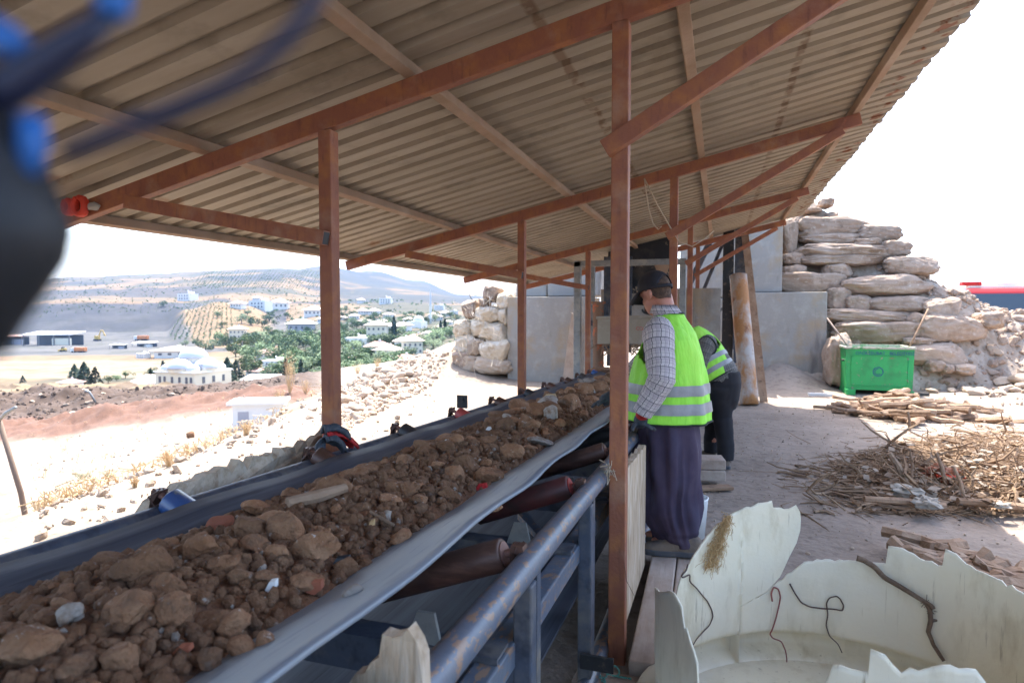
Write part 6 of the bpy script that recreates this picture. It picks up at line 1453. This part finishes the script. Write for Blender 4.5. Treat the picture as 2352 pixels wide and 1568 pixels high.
# machines in the quarry
def vehicle(x, y, w, kind, label, cat, nm):
    p, d = drop(x, y); s = w * d / F_PX; o = empty(nm, label, cat, p); T = lambda v: p + RT * (v[0] * s) + FWH * (v[1] * s) + V((0, 0, v[2] * s)); Q = Matrix((RT, FWH, V((0, 0, 1)))).transposed()
    def bx(nm_, c, sz, m): bm = BM(); box(bm, T(c), V(sz) * s, Q); return obj(nm_, bm, M[m], o)
    if kind == 'truck':
        bx('cab', (-.38, 0, .18), (.2, .3, .28), 'white'); bx('tipper', (.1, 0, .22), (.7, .3, .24), 'orange'); bx('chassis', (0, 0, .06), (.95, .2, .06), 'black')
        for xx in (-.36, .1, .3): bm = BM(); tube(bm, [T((xx, -.16, .05)), T((xx, .16, .05))], .06 * s, 12); obj('wheel', bm, M['tyre'], o)
    elif kind == 'excavator':
        bx('cab', (-.2, 0, .3), (.35, .3, .3), 'yellow'); bx('tracks', (-.2, 0, .08), (.5, .35, .14), 'black')
        bm = BM(); tube(bm, [T((-.1, 0, .35)), T((.15, 0, .95)), T((.3, 0, .9))], .05 * s, 6); obj('boom', bm, M['yellow'], o); bm = BM(); tube(bm, [T((.3, 0, .9)), T((.45, 0, .55))], .05 * s, 6); obj('arm', bm, M['yellow'], o); bx('bucket', (.46, 0, .5), (.12, .15, .12), 'yellow')
    else:
        bx('body', (.1, 0, .25), (.5, .3, .25), 'yellow'); bx('cab', (0, 0, .42), (.2, .25, .2), 'glass'); bx('bucket', (-.4, 0, .12), (.15, .35, .18), 'yellow')
        for xx in (-.2, .25): bm = BM(); tube(bm, [T((xx, -.17, .1)), T((xx, .17, .1))], .11 * s, 12); obj('wheel', bm, M['tyre'], o)
vehicle(180, 808, 34, 'truck', 'orange tipper truck with white cab crossing the quarry yard', 'truck', 'tipper_truck'); vehicle(325, 783, 32, 'truck', 'orange tipper truck parked at the right of the quarry', 'truck', 'tipper_truck')
vehicle(228, 782, 26, 'excavator', 'yellow excavator with raised boom in the quarry', 'excavator', 'excavator'); vehicle(143, 806, 20, 'loader', 'small yellow loader in the quarry yard', 'loader', 'wheel_loader')
# trees
def crown_mesh(seed, kind):
    q = random.Random(seed); bm = BM(); n = 620 if kind == 'round' else 420
    blobs = [(V((q.gauss(0, .28), q.gauss(0, .28), q.uniform(.45, .85))), q.uniform(.22, .36)) for _ in range(8)]
    for k in range(n):
        if kind == 'round': c, r = q.choice(blobs); v = V((q.gauss(0, 1), q.gauss(0, 1), q.gauss(0, 1))).normalized(); p = c + v * r * q.uniform(.6, 1.05)
        else: z = q.random(); w = .17 * (1 - z) ** .7 * (1 if z > .06 else .6) if kind == 'cypress' else .42 * (1 - z) ** .8; a = q.uniform(0, 6.28); p = V((math.cos(a) * w * q.uniform(.5, 1.1), math.sin(a) * w * q.uniform(.5, 1.1), .05 + z * .95))
        u = V((q.gauss(0, 1), q.gauss(0, 1), q.gauss(0, 1))).normalized(); w_ = u.orthogonal().normalized(); s = q.uniform(.035, .085)
        bm.faces.new([bm.verts.new(p + u * s), bm.verts.new(p + w_ * s * .7), bm.verts.new(p - u * s), bm.verts.new(p - w_ * s * .7)])
    me = bpy.data.meshes.new('crown'); bm.to_mesh(me); bm.free(); me.materials.append(M['leaf' if kind == 'round' else 'leafdark']); return me
def trunk_mesh():
    bm = BM(); tube(bm, [(0, 0, -.3), (0, 0, .3), (.02, 0, .6)], [.05, .04, .02], 6); me = bpy.data.meshes.new('trunk'); bm.to_mesh(me); bm.free(); me.materials.append(M['bark']); return me
CR = {k: [crown_mesh(s * 7 + len(k), k) for s in range(4 if k == 'round' else 2)] for k in ('round', 'cypress', 'cone')}; TM = trunk_mesh()
def tree(x, y, hpx, kind, label, group=None, asp=1):
    p, d = drop(x, y); s = hpx * d / F_PX; o = empty('tree', label, 'tree', p, group); o.scale = (s * asp, s * asp, s); o.rotation_euler = (0, 0, q.uniform(0, 6))
    for nm, me in (('crown', q.choice(CR[kind])), ('trunk', TM)): c = bpy.data.objects.new(nm, me); COL.objects.link(c); c.parent = o
for x, y, h, lab in ((343, 875, 30, 'narrow dark cypress left of the mosque'), (372, 872, 44, 'tallest dark cypress touching the left of the mosque'), (690, 888, 62, 'dark cypress standing near the left post'), (655, 888, 66, 'dark conifer behind the tall dry weed'), (905, 775, 48, 'thin dark cypress in the middle of the town'), (1012, 770, 34, 'dark cypress near the sack pile'), (1022, 768, 36, 'dark cypress closest to the sack pile')): tree(x, y, h, 'cypress', lab, None, 1.0)
for x, y, h, lab in ((168, 882, 44, 'broad dark conifer left of a pair behind the mounds'), (190, 884, 52, 'tall dark conifer in the clump behind the mounds'), (215, 884, 42, 'dark conifer at the right end of the clump'), (48, 880, 18, 'small dark conifer at the far left'), (520, 878, 56, 'dark tree right of the mosque'), (540, 872, 44, 'dark conifer beside the utility pole')): tree(x, y, h, 'cone', lab)
TREES = [(505, 790, 34), (525, 800, 40), (560, 806, 44), (590, 800, 46), (615, 806, 50), (640, 800, 48), (660, 806, 44), (575, 790, 38), (600, 786, 36), (630, 790, 40), (490, 800, 30), (470, 808, 26), (540, 820, 40), (700, 790, 40), (715, 800, 40), (680, 800, 40), (660, 830, 46), (680, 840, 44), (700, 850, 44), (720, 840, 40), (580, 835, 46), (560, 850, 40), (735, 815, 36), (500, 730, 18), (512, 752, 18), (375, 705, 18), (425, 796, 20), (455, 798, 24), (555, 742, 30), (575, 745, 26), (350, 868, 30), (245, 880, 24), (265, 875, 20), (285, 870, 22), (525, 898, 24), (620, 896, 22), (765, 775, 30), (780, 790, 36), (760, 830, 34), (780, 770, 24)]
for x, y, h in TREES: tree(x, y, h * .72, 'round', 'bushy green tree among the houses left of the left post', 'green trees left of the left post', 1.15)
n = 0
while n < 165:
    x = q.uniform(560, 1050); y = q.uniform(715, 868)
    if x < 700 and y < 720 + 20 * q.random(): continue
    if y > 868 - max(0, x - 900) * .62: continue
    tree(x, y, (y - 680) * q.uniform(.10, .19) + 4, 'round', 'green tree scattered through the valley town', 'trees of the valley town', q.uniform(1.0, 1.5)); n += 1
n = 0
while n < 90:
    x = q.uniform(740, 1050); y = q.uniform(722, 862)
    if y > 872 - max(0, x - 860) * .55: continue
    tree(x, y, (y - 680) * q.uniform(.10, .17) + 3, 'round', 'green tree in the gardens right of the left post', 'garden trees right of the left post', q.uniform(1.1, 1.7)); n += 1
def shrubs(nm, pts, label, cat, m):
    bm = BM()
    for x, y, h in pts:
        p, d = drop(x, y); s = h * d / F_PX
        for k in range(16): c = p + V((q.gauss(0, .35) * s, q.gauss(0, .35) * s, q.uniform(.1, .8) * s)); u = V((q.gauss(0, 1), q.gauss(0, 1), q.gauss(0, 1))).normalized(); w_ = u.orthogonal(); t = .3 * s; bm.faces.new([bm.verts.new(c + u * t), bm.verts.new(c + w_ * t), bm.verts.new(c - u * t), bm.verts.new(c - w_ * t)])
    tag(obj(nm, bm, M[m], kind='stuff'), label, cat)
pts = []
for r_ in range(13):
    for k in range(26):
        y = lerp(694, 778, k / 25); x = lerp(470, 440, (y - 694) / 84) + (r_ - 5) * lerp(8.5, 13.5, (y - 694) / 84) + q.gauss(0, 1.0)
        if 425 - (y - 694) * .45 < x < 560 - (y - 694) * .2: pts.append((x, y, lerp(2.0, 3.6, (y - 694) / 84) * q.uniform(.6, 1.2)))
shrubs('olive_grove', pts, 'rows of olive trees on the tan knoll', 'olive grove', 'leaf')
pts = []
for r_ in range(46):
    for k in range(16): y = lerp(624, 662, k / 15); pts.append((lerp(470, 770, r_ / 45) - (y - 624) * .75, y + 3 * math.sin(r_), 1.7 * q.uniform(.7, 1.2)))
shrubs('hill_orchard', pts, 'orchard rows on the far hillside', 'orchard', 'leaf')
pts = [(q.uniform(40, 780), q.uniform(636, 720), q.uniform(1, 2.6)) for _ in range(900)] + [(q.uniform(620, 1050), q.uniform(690, 850), q.uniform(2, 5)) for _ in range(500)]
shrubs('hill_scrub', pts, 'scrub dotted over the hillsides and gardens', 'scrub', 'leaf')

# ------------------------------------------------------------------ small things on the shed
g0 = V((-3.72, 2.86, rb(-3.72) + .02)); bm = BM()
for x, r in ((-3.55, .05), (-3.64, .038)):
    for k in range(3): tube(bm, [g0 + V((x + 3.72 + r * math.cos(t) * .8, -.03 - .01 * k, .02 + r * math.sin(t) + .05)) for t in [2 * math.pi * i / 12 + k for i in range(12)]], .016, 6)
tag(obj('red_strap', bm, M['redcloth'], base=g0, smooth=True), 'coiled orange-red strap tucked on the low end of the rafter', 'strap')
for x, lab in ((-3.60, 'dusty grey glove on the rafter beneath the red strap, left one'), (-3.49, 'dusty grey glove on the rafter beneath the red strap, right one')):
    c = V((x, 2.845, rb(x) + .035)); bm = BM(); ell(bm, c, (.065, .022, .020), 14)
    for v in bm.verts: v.co += V((0, 0, .010 * fbm(v.co * 30)))
    tag(obj('grey_glove', bm, M['greycloth'], base=c, smooth=True), lab, 'glove')
a = at(1480, 410, 'Y', 6.22); bm = BM(); b = at(1543, 528, 'Y', 6.22)
tube(bm, [a, a.lerp(b, .5) + V((0, 0, -.02)), b], .007, 6); lo = [a] + [at(x, y, 'Y', 6.2) for x, y in ((1484, 440), (1490, 480), (1500, 515), (1512, 527), (1520, 520), (1510, 522))]; tube(bm, lo, .006, 6); tube(bm, [b] + [at(x, y, 'Y', 6.2) for x, y in ((1560, 556), (1590, 566), (1620, 548), (1640, 530))], .005, 5)
tag(obj('hanging_rope', bm, M['rope'], base=a, smooth=True), 'thin beige rope looped between the second rafter and its post', 'rope')
bm = BM(); tube(bm, [at(1060, 655, 'Y', 9.6), at(1075, 672, 'Y', 9.6), at(1085, 690, 'Y', 9.8)], .006, 5); tag(obj('loose_cable', bm, M['cable'], base=at(1060, 655, 'Y', 9.6)), 'loose dark cable hanging from the third rafter end', 'cable')
bm = BM(); tube(bm, [V((-.40, 2.865, .50)), V((-.385, 2.86, .40)), V((-.35, 2.87, .33))], .0012, 4); tag(obj('thin_wire', bm, M['wire'], base=(-.4, 2.865, .5)), 'thin wire curling off the near post', 'wire')
bm = BM()
for k in range(26): a = V((-.475 + rnd.gauss(0, .012), 2.87 + rnd.gauss(0, .02), .90 + rnd.gauss(0, .03))); tube(bm, [a, a + V((rnd.gauss(0, .02), rnd.gauss(-.02, .015), rnd.gauss(-.02, .03)))], .0022, 4, False)
tag(obj('twine_knot', bm, M['rope'], base=(-.475, 2.87, .9)), 'frayed twine tied where the blue rail meets the near post', 'twine')

# ------------------------------------------------------------------ out-of-focus gear close to the lens
DN = .14
def nr(x, y, d=DN): return CAMPOS + ray(x, y) * d
gear = empty('shoulder_rig', 'out-of-focus black shoulder rig with blue clips at the left edge', 'rig', nr(-60, 560))
bm = BM(); loft(bm, [ring(nr(x, y), RT, FW, a * DN / F_PX, .018, 24) for x, y, a in ((-115, 215, 60), (-90, 260, 100), (-75, 340, 125), (-62, 430, 155), (-45, 515, 178), (-50, 585, 165), (-75, 660, 130), (-110, 740, 90), (-140, 820, 40))]); obj('padded_body', bm, M['fabdark'], gear, smooth=True)
bm = BM(); tube(bm, [nr(-60, 250), nr(40, 190), nr(120, 135), nr(190, 85), nr(250, 35)], [.0050, .0044, .0040, .0033, .0024], 14); obj('arm', bm, M['cable'], gear, smooth=True)
bm = BM(); tube(bm, [nr(256, 40), nr(262, 5), nr(262, -30)], [.0032, .0036, .0036], 12); obj('blue_clip', bm, M['fabblue'], gear, smooth=True)
bm = BM(); tube(bm, [nr(-40, 60), nr(20, 95), nr(50, 120)], [.004, .0037, .003], 12); obj('blue_clip', bm, M['fabblue'], gear, smooth=True)
bm = BM(); tube(bm, [nr(72, 270), nr(76, 330), nr(66, 400)], [.0028, .003, .002], 12); obj('blue_clip', bm, M['fabblue'], gear, smooth=True)
bm = BM(); DC = .125; tube(bm, [nr(x, y, DC) for x, y in ((150, 352), (230, 318), (330, 280), (430, 240), (520, 200), (590, 152), (650, 98), (695, 45), (725, -10), (745, -60))], .0018, 10); tag(obj('thin_cable', bm, M['cable'], base=nr(150, 352, DC), smooth=True), 'out-of-focus thin dark blue cable arcing over the upper left', 'cable')
# ------------------------------------------------------------------ valley haze
bm = BM(); box(bm, (0, 2500, 220), (13000, 13000, 700)); hz = obj('haze', bm, None, kind='stuff'); hz['label'] = 'thin pale blue haze over the valley'; hz['category'] = 'haze'
hm = bpy.data.materials.new('haze_air'); hm.use_nodes = True; N = hm.node_tree.nodes; N.clear(); ou = N.new('ShaderNodeOutputMaterial'); pv = N.new('ShaderNodeVolumePrincipled')
pv.inputs['Color'].default_value = (.26, .50, 1, 1); pv.inputs['Density'].default_value = .00005; pv.inputs['Anisotropy'].default_value = .2
hm.node_tree.links.new(pv.outputs[0], ou.inputs['Volume']); hz.data.materials.append(hm)
